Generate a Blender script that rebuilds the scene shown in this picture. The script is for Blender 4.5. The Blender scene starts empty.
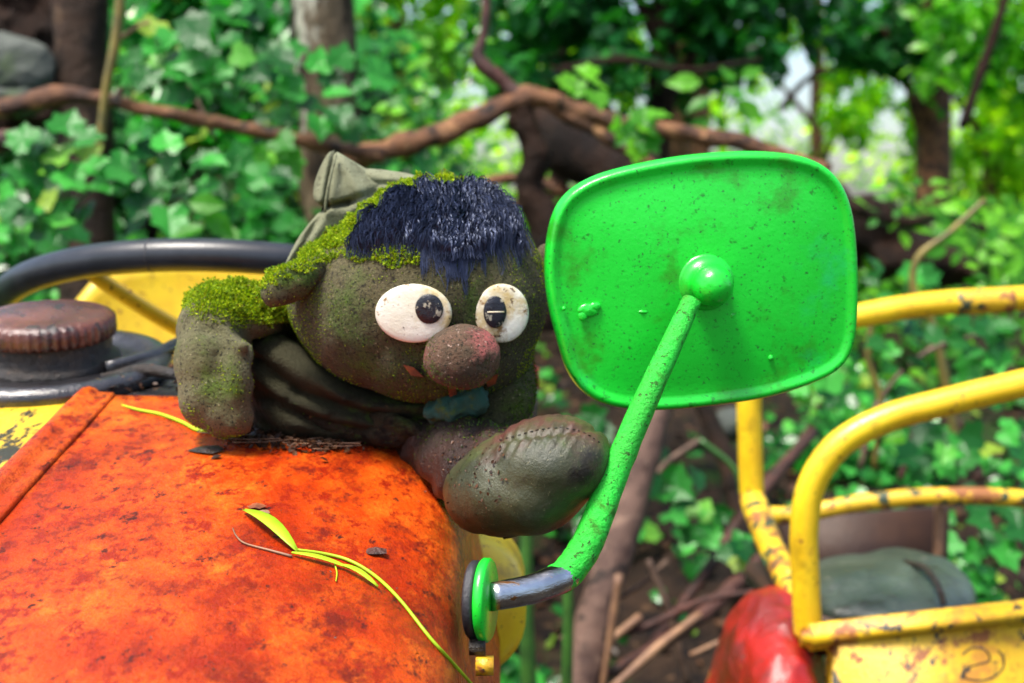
import bpy, bmesh, math, random
import numpy as np
from mathutils import Vector, Matrix, noise, Quaternion
from mathutils.bvhtree import BVHTree
R = math.radians
random.seed(7); rng = np.random.default_rng(7)
sc = bpy.context.scene
C = sc.collection

# ------------------------------------------------------------------ camera
F = 1422.0; CAMZ = 1.65; PITCH = R(5)
cam = bpy.data.cameras.new('camera'); camo = bpy.data.objects.new('camera', cam); C.objects.link(camo)
camo.location = (0, 0, CAMZ); camo.rotation_euler = (R(90) - PITCH, 0, 0)
cam.sensor_width = 36; cam.lens = 50; cam.clip_start = 0.02; cam.clip_end = 2000
cam.dof.use_dof = True; cam.dof.focus_distance = 0.88; cam.dof.aperture_fstop = 7.0
sc.camera = camo
# ------------------------------------------------------------------ sky + sun
SUN_EL, SUN_AZ = R(65), R(-132)          # azimuth measured from +Y towards +X
w = bpy.data.worlds.new('World'); sc.world = w; w.use_nodes = True
nt = w.node_tree; bg = nt.nodes['Background']
sky = nt.nodes.new('ShaderNodeTexSky'); sky.sky_type = 'NISHITA'; sky.sun_disc = False
sky.sun_elevation = SUN_EL; sky.sun_rotation = SUN_AZ; sky.dust_density = 3.0; sky.air_density = 1.0; sky.ozone_density = 0.6
nt.links.new(sky.outputs[0], bg.inputs[0]); bg.inputs[1].default_value = 0.13
sd = bpy.data.lights.new('sun', 'SUN'); sd.energy = 2.9; sd.angle = R(14); sd.color = (1, .95, .86)
so = bpy.data.objects.new('sun', sd); C.objects.link(so)
sdir = Vector((math.sin(SUN_AZ) * math.cos(SUN_EL), math.cos(SUN_AZ) * math.cos(SUN_EL), math.sin(SUN_EL)))
so.rotation_euler = sdir.to_track_quat('Z', 'Y').to_euler(); so.location = (0, 0, 8)
sc.view_settings.view_transform = 'Standard'; sc.view_settings.look = 'None'
sc.view_settings.exposure = 1.3; sc.view_settings.gamma = 1

# ------------------------------------------------------------------ coordinates
cp, sp = math.cos(PITCH), math.sin(PITCH)
def P(px, py, Y):                       # point whose world Y is given
    a = (px - 512) / F; b = (341.5 - py) / F
    d = Vector((a, cp + b * sp, -sp + b * cp))
    t = Y / d.y
    return Vector((d.x * t, Y, CAMZ + d.z * t))
def proj(v):
    y = v[1]; z = v[2] - CAMZ
    f = y * cp - z * sp; u = y * sp + z * cp
    return 512 + F * v[0] / f, 341.5 - F * u / f
def ray(px, py):
    a = (px - 512) / F; b = (341.5 - py) / F
    return Vector((a, cp + b * sp, -sp + b * cp)).normalized()
CAM = Vector((0, 0, CAMZ))

# ------------------------------------------------------------------ materials
def newmat(name):
    m = bpy.data.materials.new(name); m.use_nodes = True
    n = m.node_tree.nodes; l = m.node_tree.links
    return m, n, l, n['Principled BSDF'], n['Material Output']
def mat(name, c1, c2=None, scale=20, rough=.5, bump=.0, bscale=80, spots=(), coat=0, metal=0, spec=.5,
        stretch=(1, 1, 1), detail=6, lo=.35, hi=.65, sheen=0, nrough=.65, bdist=.002):
    """two-tone noise base, then spots = (colour, scale, lo, hi[, roughness]) laid over; bump from two noises"""
    m, n, l, b, out = newmat(name)
    tc = n.new('ShaderNodeTexCoord'); mp = n.new('ShaderNodeMapping'); mp.inputs['Scale'].default_value = stretch
    l.new(tc.outputs['Object'], mp.inputs[0])
    def nz(s, d=detail, r=.6):
        t = n.new('ShaderNodeTexNoise'); t.inputs['Scale'].default_value = s; t.inputs['Detail'].default_value = d
        t.inputs['Roughness'].default_value = r; l.new(mp.outputs[0], t.inputs[0]); return t
    def ramp(src, a, z):
        r = n.new('ShaderNodeMapRange'); r.inputs[1].default_value = a; r.inputs[2].default_value = z
        r.interpolation_type = 'SMOOTHSTEP'; l.new(src, r.inputs[0]); return r
    col = None
    mx = n.new('ShaderNodeMix'); mx.data_type = 'RGBA'
    mx.inputs[6].default_value = (*c1, 1); mx.inputs[7].default_value = (*(c2 or c1), 1)
    l.new(ramp(nz(scale).outputs[0], lo, hi).outputs[0], mx.inputs[0]); col = mx.outputs[2]
    rsock = None
    for s in spots:
        mk = ramp(nz(s[1], 10 if nrough > .7 else 8, nrough).outputs[0], s[2], s[3])
        x = n.new('ShaderNodeMix'); x.data_type = 'RGBA'; l.new(mk.outputs[0], x.inputs[0])
        l.new(col, x.inputs[6]); x.inputs[7].default_value = (*s[0], 1); col = x.outputs[2]
        if len(s) > 4:
            q = n.new('ShaderNodeMix'); q.data_type = 'FLOAT'; l.new(mk.outputs[0], q.inputs[0])
            q.inputs[2].default_value = rough; q.inputs[3].default_value = s[4]
            if rsock: l.new(rsock, q.inputs[2])
            rsock = q.outputs[0]
    l.new(col, b.inputs['Base Color'])
    b.inputs['Roughness'].default_value = rough
    if rsock: l.new(rsock, b.inputs['Roughness'])
    b.inputs['Metallic'].default_value = metal; b.inputs['Specular IOR Level'].default_value = spec
    if coat: b.inputs['Coat Weight'].default_value = coat; b.inputs['Coat Roughness'].default_value = .12
    if sheen: b.inputs['Sheen Weight'].default_value = sheen; b.inputs['Sheen Roughness'].default_value = .5
    if bump:
        bp = n.new('ShaderNodeBump'); bp.inputs['Strength'].default_value = bump; bp.inputs['Distance'].default_value = bdist
        l.new(nz(bscale, 5, .7).outputs[0], bp.inputs['Height']); l.new(bp.outputs[0], b.inputs['Normal'])
        if coat: l.new(bp.outputs[0], b.inputs['Coat Normal'])
    return m
def leafmat(name, dark, light, trans, rough=.3, tw=.4, odd=None, spec=.28):
    """leaf: colour varies per leaf ('tint' attribute or object), diffuse + gloss + light coming through"""
    m, n, l, b, out = newmat(name)
    at = n.new('ShaderNodeAttribute'); at.attribute_name = 'tint'
    oi = n.new('ShaderNodeObjectInfo'); ad = n.new('ShaderNodeMath'); ad.operation = 'ADD'
    l.new(at.outputs['Fac'], ad.inputs[0]); l.new(oi.outputs['Random'], ad.inputs[1])
    fr = n.new('ShaderNodeMath'); fr.operation = 'FRACT'; l.new(ad.outputs[0], fr.inputs[0])
    cr = n.new('ShaderNodeValToRGB'); l.new(fr.outputs[0], cr.inputs[0])
    e = cr.color_ramp.elements; e[0].color = (*dark, 1); e[1].color = (*light, 1); e[1].position = .93
    q_ = e.new(.5); q_.color = tuple(a * .74 + b * .26 for a, b in zip(dark, light)) + (1,)  # middle stop pulled dark so more leaves stand in for deep shade
    if odd:
        x = e.new(.97); x.color = (*odd, 1)
    tc = n.new('ShaderNodeTexCoord'); nz = n.new('ShaderNodeTexNoise'); nz.inputs['Scale'].default_value = 45
    l.new(tc.outputs['Object'], nz.inputs[0])
    mx = n.new('ShaderNodeMix'); mx.data_type = 'RGBA'; mx.blend_type = 'MULTIPLY'; mx.inputs[0].default_value = .5
    l.new(cr.outputs[0], mx.inputs[6]); l.new(nz.outputs[0], mx.inputs[7]); 
    g = n.new('ShaderNodeMix'); g.data_type = 'RGBA'; g.blend_type = 'MULTIPLY'; g.inputs[0].default_value = 1
    l.new(mx.outputs[2], g.inputs[6]); g.inputs[7].default_value = (1.5, 1.5, 1.5, 1)
    l.new(g.outputs[2], b.inputs['Base Color']); b.inputs['Roughness'].default_value = rough
    b.inputs['Specular IOR Level'].default_value = spec
    bp = n.new('ShaderNodeBump'); bp.inputs['Strength'].default_value = .25; bp.inputs['Distance'].default_value = .003
    l.new(nz.outputs[0], bp.inputs['Height']); l.new(bp.outputs[0], b.inputs['Normal'])
    tr = n.new('ShaderNodeBsdfTranslucent'); t2 = n.new('ShaderNodeMix'); t2.data_type = 'RGBA'; t2.blend_type = 'MULTIPLY'
    t2.inputs[0].default_value = 1; l.new(g.outputs[2], t2.inputs[6]); t2.inputs[7].default_value = (*trans, 1)
    l.new(t2.outputs[2], tr.inputs[0])
    ms = n.new('ShaderNodeMixShader'); ms.inputs[0].default_value = tw
    l.new(b.outputs[0], ms.inputs[1]); l.new(tr.outputs[0], ms.inputs[2]); l.new(ms.outputs[0], out.inputs[0])
    return m

M = {}
M['hood'] = mat('orange_paint', (.56, .060, .004), (.32, .022, .002), 7, .26, .8, 330, stretch=(1, .62, 1), lo=.40, hi=.60, detail=12, nrough=.78,
    spots=[((.66, .13, .010), 9, .47, .63), ((.15, .010, .003), 13, .48, .64), ((.58, .085, .006), 30, .49, .60), ((.12, .008, .003), 24, .52, .64, .4), ((.24, .014, .003), 60, .49, .60), ((.04, .005, .003), 70, .57, .64, .5)], coat=.0, bdist=.0016, spec=.22)
M['yhood'] = mat('worn_yellow_paint', (.75, .50, .02), (.60, .33, .012), 25, .38, .5, 300,
    spots=[((.03, .025, .015), 30, .56, .62, .25), ((.28, .10, .02), 80, .60, .68)], coat=.3, stretch=(1, .5, 1))
M['yellow'] = mat('yellow_paint', (.80, .56, .015), (.70, .43, .01), 14, .33, .25, 160,
    spots=[((.48, .30, .01), 20, .55, .68), ((.25, .09, .015), 70, .61, .66, .6), ((.03, .02, .01), 150, .63, .67, .7)], coat=.15)
M['ychip'] = mat('chipped_yellow_paint', (.78, .52, .015), (.60, .34, .01), 10, .38, .6, 160, detail=10,
    spots=[((.45, .20, .02), 16, .50, .62), ((.26, .08, .015), 34, .55, .61, .6), ((.03, .03, .025), 40, .58, .61, .5), ((.05, .03, .015), 160, .60, .66, .6)], coat=.1)
M['gchip'] = mat('yellow_paint_over_dark_green', (.74, .48, .015), (.6, .34, .01), 14, .38, .6, 160, detail=10,
    spots=[((.26, .09, .02), 38, .52, .58, .6), ((.025, .045, .02), 42, .545, .585, .5), ((.04, .35, .16), 18, .62, .66, .4)], coat=.2)
M['green'] = mat('green_enamel', (.008, .64, .032), (.006, .48, .020), 6, .34, .22, 240,
    spots=[((.02, .30, .01), 24, .52, .70), ((.005, .12, .01), 420, .60, .65, .5), ((.01, .50, .10), 9, .56, .70), ((.04, .02, .01), 330, .67, .71, .8), ((.006, .22, .01), 130, .60, .68)], coat=.3, bdist=.0012)
M['gmoss'] = mat('algae_green_paint', (.010, .60, .03), (.012, .44, .018), 40, .5, 1, 300,
    spots=[((.02, .12, .008), 260, .56, .64, .9), ((.03, .20, .008), 45, .56, .68, .9), ((.015, .02, .008), 380, .61, .66, .9)])
M['chrome'] = mat('wet_chrome', (.62, .62, .62), (.40, .40, .42), 30, .16, .3, 200, metal=1,
    spots=[((.20, .09, .03), 70, .58, .66, .6)], stretch=(.4, 3, 3))
M['black'] = mat('black_wet_paint', (.014, .013, .014), (.03, .028, .03), 30, .18, .6, 120,
    spots=[((.10, .05, .02), 60, .62, .7, .6), ((.5, .33, .02), 18, .66, .68, .4)], coat=.5)
M['rubber'] = mat('black_rubber', (.018, .018, .022), (.03, .03, .034), 60, .42, .5, 500)
M['plastic'] = mat('black_wheel_plastic', (.012, .014, .018), (.02, .022, .028), 40, .34, .12, 300)
M['rust'] = mat('red_brown_cap', (.125, .036, .018), (.055, .014, .009), 25, .24, .8, 130,
    spots=[((.24, .09, .05), 18, .56, .70), ((.015, .008, .006), 60, .55, .64, .4)], coat=.35)
M['tar'] = mat('greasy_black_neck', (.012, .010, .009), (.035, .022, .014), 60, .32, 1, 160,
    spots=[((.22, .08, .03), 90, .63, .70, .7)], bdist=.004)
M['red'] = mat('red_paint', (.36, .010, .007), (.16, .007, .005), 14, .36, .5, 90,
    spots=[((.60, .35, .02), 18, .63, .68, .5), ((.06, .02, .01), 60, .60, .68, .7), ((.12,.01,.006), 10, .52, .66)], coat=.2, bdist=.003)
M['seat'] = mat('grey_green_vinyl', (.022, .034, .026), (.05, .07, .052), 9, .36, .7, 60, coat=.15, spots=[((.012, .012, .008), 30, .55, .66), ((.10, .11, .09), 60, .6, .7)], bdist=.004)
M['brown'] = mat('brown_rusty_panel', (.035, .014, .008), (.06, .025, .012), 12, .6, .6, 60)
FAB_SP = [((.055, .105, .012), 16, .50, .70), ((.03, .024, .012), 45, .54, .74), ((.014, .012, .007), 480, .52, .62), ((.26, .21, .12), 430, .60, .70)]
M['skin'] = mat('weathered_plush', (.098, .084, .040), (.050, .046, .020), 9, .95, 1, 420, spots=FAB_SP, sheen=.06, bdist=.0028, detail=9, lo=.36, hi=.64, spec=.15)
M['sleeve'] = mat('grey_olive_plush', (.150, .140, .070), (.075, .072, .032), 10, .95, 1, 420, lo=.36, hi=.64, spec=.15,
    spots=[((.07, .12, .012), 18, .52, .72), ((.04, .035, .016), 50, .56, .74), ((.014, .012, .007), 480, .54, .63), ((.34, .30, .17), 430, .60, .70)], sheen=.06, bdist=.0028, detail=9)
M['torso'] = mat('dark_wet_cloth', (.006, .005, .004), (.026, .020, .010), 13, .5, 1, 300, spec=.2,  # dark wet cloth, colour deepened further to paint the crevice shade
    spots=[((.03, .045, .008), 24, .55, .7), ((.004, .003, .002), 60, .5, .6), ((.16, .07, .025), 160, .66, .71)], bdist=.004)
M['collar'] = mat('dark_olive_collar', (.045, .042, .020), (.020, .018, .009), 13, .7, 1, 380, spec=.2,
    spots=[((.05, .085, .010), 20, .56, .68), ((.20, .10, .04), 170, .68, .72)], bdist=.004)
M['hat'] = mat('grey_green_canvas', (.26, .27, .17), (.16, .165, .10), 20, .9, .9, 500, spec=.2,
    spots=[((.045, .045, .025), 45, .56, .72), ((.05, .05, .03), 520, .58, .66), ((.28, .28, .2), 400, .62, .7)], bdist=.002)
M['shoe'] = mat('slimy_shoe_vinyl', (.022, .027, .010), (.070, .072, .030), 11, .42, .5, 500, lo=.40, hi=.62, spec=.45,
    spots=[((.085, .026, .022), 9, .49, .68), ((.05, .075, .014), 20, .55, .70), ((.012, .008, .004), 22, .52, .68), ((.15, .14, .07), 420, .61, .69)], coat=.05, bdist=.0014)
M['legcloth'] = mat('brown_leg_cloth', (.040, .018, .012), (.014, .008, .006), 16, .42, .9, 300, spec=.35,
    spots=[((.03, .05, .01), 40, .58, .7), ((.30, .13, .04), 140, .66, .70, .8)], bdist=.003)
M['nose'] = mat('faded_pink_nose', (.13, .075, .045), (.06, .045, .026), 22, .9, 1, 400, lo=.4, hi=.6, spec=.2,
    spots=[((.42, .10, .10), 15, .50, .66), ((.03, .025, .014), 480, .52, .62), ((.05, .07, .012), 38, .58, .70), ((.45, .32, .26), 420, .61, .67)], sheen=.05, bdist=.004, detail=9)
M['white'] = mat('aged_white_plastic', (.60, .57, .44), (.70, .69, .60), 30, .38, .3, 400,
    spots=[((.42, .31, .12), 26, .50, .68, .6), ((.20, .11, .03), 60, .60, .68, .8), ((.08, .045, .02), 190, .60, .66, .8)])
M['pupil'] = mat('black_plastic', (.006, .006, .010), (.010, .010, .016), 60, .25, .4, 300,
    spots=[((.30, .27, .20), 150, .58, .63, .7)])
M['ored'] = mat('orange_felt', (.28, .07, .015), (.12, .03, .01), 60, .9, .5, 600)
M['teal'] = mat('teal_neckerchief', (.015, .09, .07), (.02, .05, .025), 40, .8, 1, 600, spots=[((.05, .09, .01), 60, .55, .65)])
def hairmat():
    m, n, l, b, out = newmat('black_hair_blue_sheen')
    at = n.new('ShaderNodeAttribute'); at.attribute_name = 'tint'
    cr = n.new('ShaderNodeValToRGB'); l.new(at.outputs['Fac'], cr.inputs[0])
    cr.color_ramp.elements[0].color = (.002, .0025, .005, 1); cr.color_ramp.elements[1].color = (.026, .034, .070, 1)  # paler blue end paints the hair's sheen into the strands
    l.new(cr.outputs[0], b.inputs['Base Color']); b.inputs['Roughness'].default_value = .42
    b.inputs['Specular IOR Level'].default_value = .4; b.inputs['Specular Tint'].default_value = (.55, .65, 1, 1)
    return m
M['hair'] = hairmat()
M['pole'] = mat('pinkish_brown_bark', (.13, .075, .055), (.05, .026, .02), 14, .6, 1, 60, spec=.25, spots=[((.22, .14, .10), 30, .56, .68), ((.012, .008, .006), 22, .55, .64)], bdist=.008)
M['trunkbark'] = mat('dark_brown_bark', (.045, .024, .014), (.014, .009, .006), 9, .7, 1, 40, spec=.2, spots=[((.10, .06, .035), 16, .55, .66)], bdist=.015)
M['twig'] = mat('grey_brown_twig', (.16, .10, .07), (.06, .035, .025), 30, .6, .6, 80, spec=.3)
M['moss'] = leafmat('moss', (.09, .20, .004), (.52, .62, .012), (1, 1, .3), .6, .35, odd=(.16, .09, .02))
M['mossd'] = leafmat('dark_moss', (.03, .075, .005), (.13, .24, .012), (1, 1, .3), .6, .3)
M['ivy'] = leafmat('ivy_leaf', (.004, .055, .008), (.055, .36, .045), (.9, 1.7, .5), .24, .3, spec=.32, odd=(.20, .30, .03))
M['ivyl'] = leafmat('fresh_leaf', (.025, .16, .012), (.16, .46, .02), (1.2, 1.7, .4), .28, .45)
M['far'] = leafmat('sunlit_far_leaf', (.06, .24, .008), (.38, .62, .016), (2.0, 2.0, .3), .35, .6)  # sunlit, backlit glow put into the leaf colours
M['mid'] = leafmat('dark_tree_leaf', (.006, .055, .014), (.03, .19, .03), (1.2, 1.8, .4), .22, .4)  # dark green tree foliage
M['sprout'] = leafmat('sprout', (.35, .55, .02), (.45, .62, .03), (1, 1, .3), .35, .3)
M['litter'] = leafmat('dead_leaf', (.012, .006, .004), (.10, .042, .018), (1, .8, .4), .45, .15)
M['soil'] = mat('forest_soil', (.034, .018, .010), (.010, .006, .004), 6, .8, 1, 40, spec=.2,
    spots=[((.11, .06, .03), 30, .58, .68), ((.015, .045, .005), 3.2, .54, .64), ((.005, .003, .003), 14, .52, .62)], bdist=.02)
M['bark'] = mat('brown_bark', (.20, .085, .035), (.055, .022, .012), 13, .5, 1, 60, spec=.3, spots=[((.34, .17, .07), 20, .53, .66), ((.010, .007, .005), 26, .54, .64)], bdist=.01)
M['greybark'] = mat('lichen_bark', (.15, .115, .07), (.05, .034, .02), 12, .85, 1, 30, spec=.15, spots=[((.50, .50, .40), 7, .54, .62), ((.010, .008, .005), 12, .54, .62), ((.03, .06, .012), 7, .58, .68)], bdist=.02, stretch=(1, 1, .35))
M['darkbark'] = mat('dark_rotten_wood', (.009, .006, .005), (.030, .014, .008), 8, .6, 1, 40, bdist=.02, spec=.12)
M['redbark'] = mat('wet_red_bark', (.095, .036, .026), (.035, .016, .013), 18, .5, 1, 70, spec=.3, spots=[((.24, .15, .10), 30, .58, .68), ((.01, .006, .005), 30, .56, .64)], bdist=.006)
M['cane'] = mat('yellow_cane', (.20, .15, .025), (.10, .085, .02), 20, .5, .5, 60)
M['pale'] = mat('pale_stick', (.30, .16, .08), (.16, .08, .045), 20, .6, .8, 60)
M['stone'] = mat('grey_stone', (.09, .10, .085), (.05, .06, .05), 6, .8, 1, 40, spots=[((.05, .08, .03), 5, .56, .66)], bdist=.01)
M['stem'] = mat('green_stem', (.05, .16, .025), (.03, .09, .02), 20, .4, .3, 60)
M['glass'] = mat('mirror_glass', (.8, .8, .8), None, 10, .03, metal=1)

# ------------------------------------------------------------------ object helpers
def base_of(par):
    v = Vector((0, 0, 0)); o = par
    while o is not None: v += o.location; o = o.parent
    return v
def obj(name, verts, faces, m, parent=None, smooth=True, origin=None, tint=None, label=None):
    org = base_of(parent) if parent else (Vector(origin) if origin is not None else Vector((0, 0, 0)))
    V = np.asarray([tuple(v) for v in verts] if not isinstance(verts, np.ndarray) else verts, dtype=float) - np.array(org)
    me = bpy.data.meshes.new(name); me.from_pydata(V.tolist(), [], faces if isinstance(faces, list) else faces.tolist())
    if tint is not None:
        a = me.attributes.new('tint', 'FLOAT', 'POINT'); a.data.foreach_set('value', np.asarray(tint, dtype=np.float32))
    me.materials.append(m if not isinstance(m, str) else M[m])
    if smooth: me.polygons.foreach_set('use_smooth', [True] * len(me.polygons))
    me.update(); o = bpy.data.objects.new(name, me); C.objects.link(o)
    if parent: o.parent = parent
    else: o.location = org
    if label: o['label'] = label
    return o
def tag(o, label=None, cat=None, group=None, kind=None):
    if label: o['label'] = label
    if cat: o['category'] = cat
    if group: o['group'] = group
    if kind: o['kind'] = kind
    return o
def empty(name, loc, label, cat, group=None):
    o = bpy.data.objects.new(name, None); C.objects.link(o); o.location = loc; o.empty_display_size = .05
    return tag(o, label, cat, group)
def catmull(pts, n=6):
    pts = [Vector(p) for p in pts]; q = [pts[0] * 2 - pts[1]] + pts + [pts[-1] * 2 - pts[-2]]
    out = []
    for i in range(1, len(q) - 2):
        a, b, c, d = q[i - 1:i + 3]
        for k in range(n):
            t = k / n
            out.append(.5 * ((2 * b) + (c - a) * t + (2 * a - 5 * b + 4 * c - d) * t * t + (3 * b - a - 3 * c + d) * t ** 3))
    out.append(pts[-1]); return out
def lerp_list(vals, n):
    x = np.linspace(0, len(vals) - 1, n); return np.interp(x, range(len(vals)), vals)
def tube_geo(pts, rad, seg=14, sub=6, rough=0, rs=30, curve=True, off=0, cap=True):
    p = catmull(pts, sub) if curve and len(pts) > 1 else [Vector(q) for q in pts]
    r = lerp_list(rad if hasattr(rad, '__len__') else [rad, rad], len(p))
    V, Fc = [], []
    t0 = (p[1] - p[0]).normalized(); n0 = t0.orthogonal().normalized()
    for i, c in enumerate(p):
        t = (p[min(i + 1, len(p) - 1)] - p[max(i - 1, 0)]).normalized()
        n0 = (n0 - t * n0.dot(t)).normalized(); b0 = t.cross(n0)
        for k in range(seg):
            a = 2 * math.pi * k / seg; d = n0 * math.cos(a) + b0 * math.sin(a)
            rr = r[i]
            if rough: rr *= 1 + rough * noise.noise((c + d * r[i]) * rs)
            V.append(c + d * rr)
    for i in range(len(p) - 1):
        for k in range(seg):
            a = off + i * seg + k; b = off + i * seg + (k + 1) % seg
            Fc.append([a, b, b + seg, a + seg])
    if cap:
        Fc.append([off + k for k in range(seg)][::-1]); Fc.append([off + (len(p) - 1) * seg + k for k in range(seg)])
    return V, Fc
def tube(name, pts, rad, m, parent=None, **k):
    lab = k.pop('label', None)
    V, Fc = tube_geo(pts, rad, **k); return obj(name, V, Fc, m, parent, origin=pts[0], label=lab)
def tubes(name, lst, m, parent=None, **k):
    V, Fc = [], []
    for pts, rad in lst:
        v, f = tube_geo(pts, rad, off=len(V), **k); V += v; Fc += f
    return obj(name, V, Fc, m, parent, origin=lst[0][0][0])
def loft(name, rings, m, parent=None, capa=True, capb=True, closed=True, **k):
    V = [v for r in rings for v in r]; n = len(rings[0]); Fc = []
    for i in range(len(rings) - 1):
        for j in range(n if closed else n - 1):
            a = i * n + j; b = i * n + (j + 1) % n; Fc.append([a, b, b + n, a + n])
    if capa: Fc.append(list(range(n))[::-1])
    if capb: Fc.append([(len(rings) - 1) * n + j for j in range(n)])
    return obj(name, V, Fc, m, parent, **k)
def box_geo(lo, hi, off=0):
    x0, y0, z0 = lo; x1, y1, z1 = hi
    V = [(x0, y0, z0), (x1, y0, z0), (x1, y1, z0), (x0, y1, z0), (x0, y0, z1), (x1, y0, z1), (x1, y1, z1), (x0, y1, z1)]
    Fc = [[0, 3, 2, 1], [4, 5, 6, 7], [0, 1, 5, 4], [1, 2, 6, 5], [2, 3, 7, 6], [3, 0, 4, 7]]
    return [Vector(v) for v in V], [[i + off for i in f] for f in Fc]
def bevel_obj(o, wdt, seg=3):
    bm = bmesh.new(); bm.from_mesh(o.data)
    bmesh.ops.bevel(bm, geom=bm.edges[:] , offset=wdt, segments=seg, affect='EDGES', clamp_overlap=True)
    bm.to_mesh(o.data); bm.free(); o.data.polygons.foreach_set('use_smooth', [True] * len(o.data.polygons)); return o
def box(name, lo, hi, m, parent=None, bev=.006, **k):
    v, f = box_geo(lo, hi); o = obj(name, v, f, m, parent, origin=None if parent else lo, **k)
    return bevel_obj(o, bev) if bev else o
# blobs: union of ellipsoids, voxel-remeshed and smoothed to one continuous skin
def blob(name, parts, m, parent=None, vox=.003, smooth=8, disp=None, label=None, origin=None, post=None):
    bm = bmesh.new()
    for c, r, rot in parts:
        if not hasattr(r, '__len__'): r = (r, r, r)
        mt = Matrix.Translation(Vector(c)) @ (rot if isinstance(rot, Matrix) else Matrix.Rotation(-R(rot), 4, 'Y')) @ Matrix.Diagonal((*r, 1))
        bmesh.ops.create_icosphere(bm, subdivisions=4, radius=1, matrix=mt)
    me = bpy.data.meshes.new('tmp'); bm.to_mesh(me); bm.free()
    o = bpy.data.objects.new('tmp', me); C.objects.link(o)
    md = o.modifiers.new('r', 'REMESH'); md.mode = 'VOXEL'; md.voxel_size = vox
    ms = o.modifiers.new('s', 'SMOOTH'); ms.iterations = smooth; ms.factor = .5
    dg = bpy.context.evaluated_depsgraph_get(); ev = o.evaluated_get(dg); m2 = ev.to_mesh()
    n = len(m2.vertices); co = np.empty(n * 3); m2.vertices.foreach_get('co', co); co = co.reshape(-1, 3)
    no = np.empty(n * 3); m2.vertices.foreach_get('normal', no); no = no.reshape(-1, 3)
    Fc = [list(p.vertices) for p in m2.polygons]; ev.to_mesh_clear()
    bpy.data.objects.remove(o); bpy.data.meshes.remove(me)
    if disp is not None:
        d = np.array([disp(Vector(a), Vector(b)) for a, b in zip(co, no)]); co = co + no * d[:, None]
    if post is not None: co = np.array([tuple(post(Vector(a))) for a in co])
    return obj(name, co, Fc, m, parent, label=label, origin=origin), co, Fc
def E(px, py, Y, rx, ry, rz, rot=0):           # ellipsoid sized in picture pixels at depth Y (rz metres deep)
    s = Y / F; return (P(px, py, Y), (rx * s, rz, ry * s), rot)
def chain(pts, n=8):
    """ellipsoid chain: pts = (px,py,Y,r_px)"""
    out = []
    for a, b in zip(pts[:-1], pts[1:]):
        for k in range(n):
            t = k / (n - 1); q = [a[i] * (1 - t) + b[i] * t for i in range(4)]
            out.append((P(q[0], q[1], q[2]), q[3] * q[2] / F, 0))
    return out
def bvh(co, Fc): return BVHTree.FromPolygons([tuple(c) for c in co], Fc)
def fray(x, s, o=0): return noise.fractal(Vector(x) * s + Vector((o, o, o)), .8, 2.0, 4)

def pouch(name, outl, Y, depth, m, parent, label=None, creases=(), nb=10):
    """closed stuffed cloth shape: outline in picture pixels, swelling to both sides, with crease lines"""
    q = catmull([Vector((a, b, 0)) for a, b in outl + outl[:1]], 4)[:-1]
    cx = sum(p.x for p in q) / len(q); cy = sum(p.y for p in q) / len(q); rings = []
    for s in (1, -1):
        rr = []
        for f in (np.linspace(.02, 1, nb) if s == 1 else np.linspace(1, .02, nb)[1:]):
            ring_ = []
            for p in q:
                a = cx + (p.x - cx) * f; b = cy + (p.y - cy) * f
                d = depth * (1 - f ** 2.4) ** .6 * s
                for (x0, y0, x1, y1, wd, dp) in creases:
                    vx, vy = x1 - x0, y1 - y0; L = vx * vx + vy * vy; t = max(0, min(1, ((a - x0) * vx + (b - y0) * vy) / L))
                    ds = math.hypot(a - x0 - t * vx, b - y0 - t * vy); d -= dp * math.exp(-(ds / wd) ** 2) * s
                v = P(a, b, Y); v.y -= d; v += Vector((0, -1, 0)) * .0022 * fray(v, 30) ; ring_.append(v)
            rings.append(ring_)
    o = loft(name, rings, m, parent, label=label)
    return o

# leaf prototypes (x across, y along from the stalk, z up)
def leaf_proto(kind):
    if kind == 'ivy':
        out = [(0, 0), (.28, -.10), (.54, .06), (.44, .30), (.50, .58), (.26, .66), (0, 1.0), (-.24, .64), (-.46, .60), (-.43, .32), (-.55, .10), (-.30, -.12)]
        V = [(0, .35, .0)] + [(x, y, .12 * abs(x) - .14 * (y - .35) ** 2 + .02) for x, y in out]
        Fc = [[0, i, i + 1] for i in range(1, 12)] + [[0, 12, 1]]
    elif kind == 'oval':
        V = [(0, 0, 0), (.24, .25, .06), (.28, .55, .06), (0, 1, -.05), (-.28, .55, .06), (-.24, .25, .06), (0, .5, 0)]
        Fc = [[6, 0, 1], [6, 1, 2], [6, 2, 3], [6, 3, 4], [6, 4, 5], [6, 5, 0]]
    else:
        V = [(0, 0, 0), (.32, .5, .07), (0, 1, -.04), (-.32, .5, .07)]; Fc = [[0, 1, 2], [0, 2, 3]]
    return np.array(V, float), np.array(Fc)
LP = {k: leaf_proto(k) for k in ('ivy', 'oval', 'dia')}
def leaf_mats(N, nrm, spread):
    """random frames with z near nrm"""
    z = nrm + rng.normal(0, spread, (N, 3)); z /= np.linalg.norm(z, axis=1)[:, None] + 1e-9
    t = rng.normal(0, 1, (N, 3)) + np.array([0, 0, -.8]); x = np.cross(t, z); x /= np.linalg.norm(x, axis=1)[:, None] + 1e-9
    y = np.cross(z, x); return x, y, z
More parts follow.
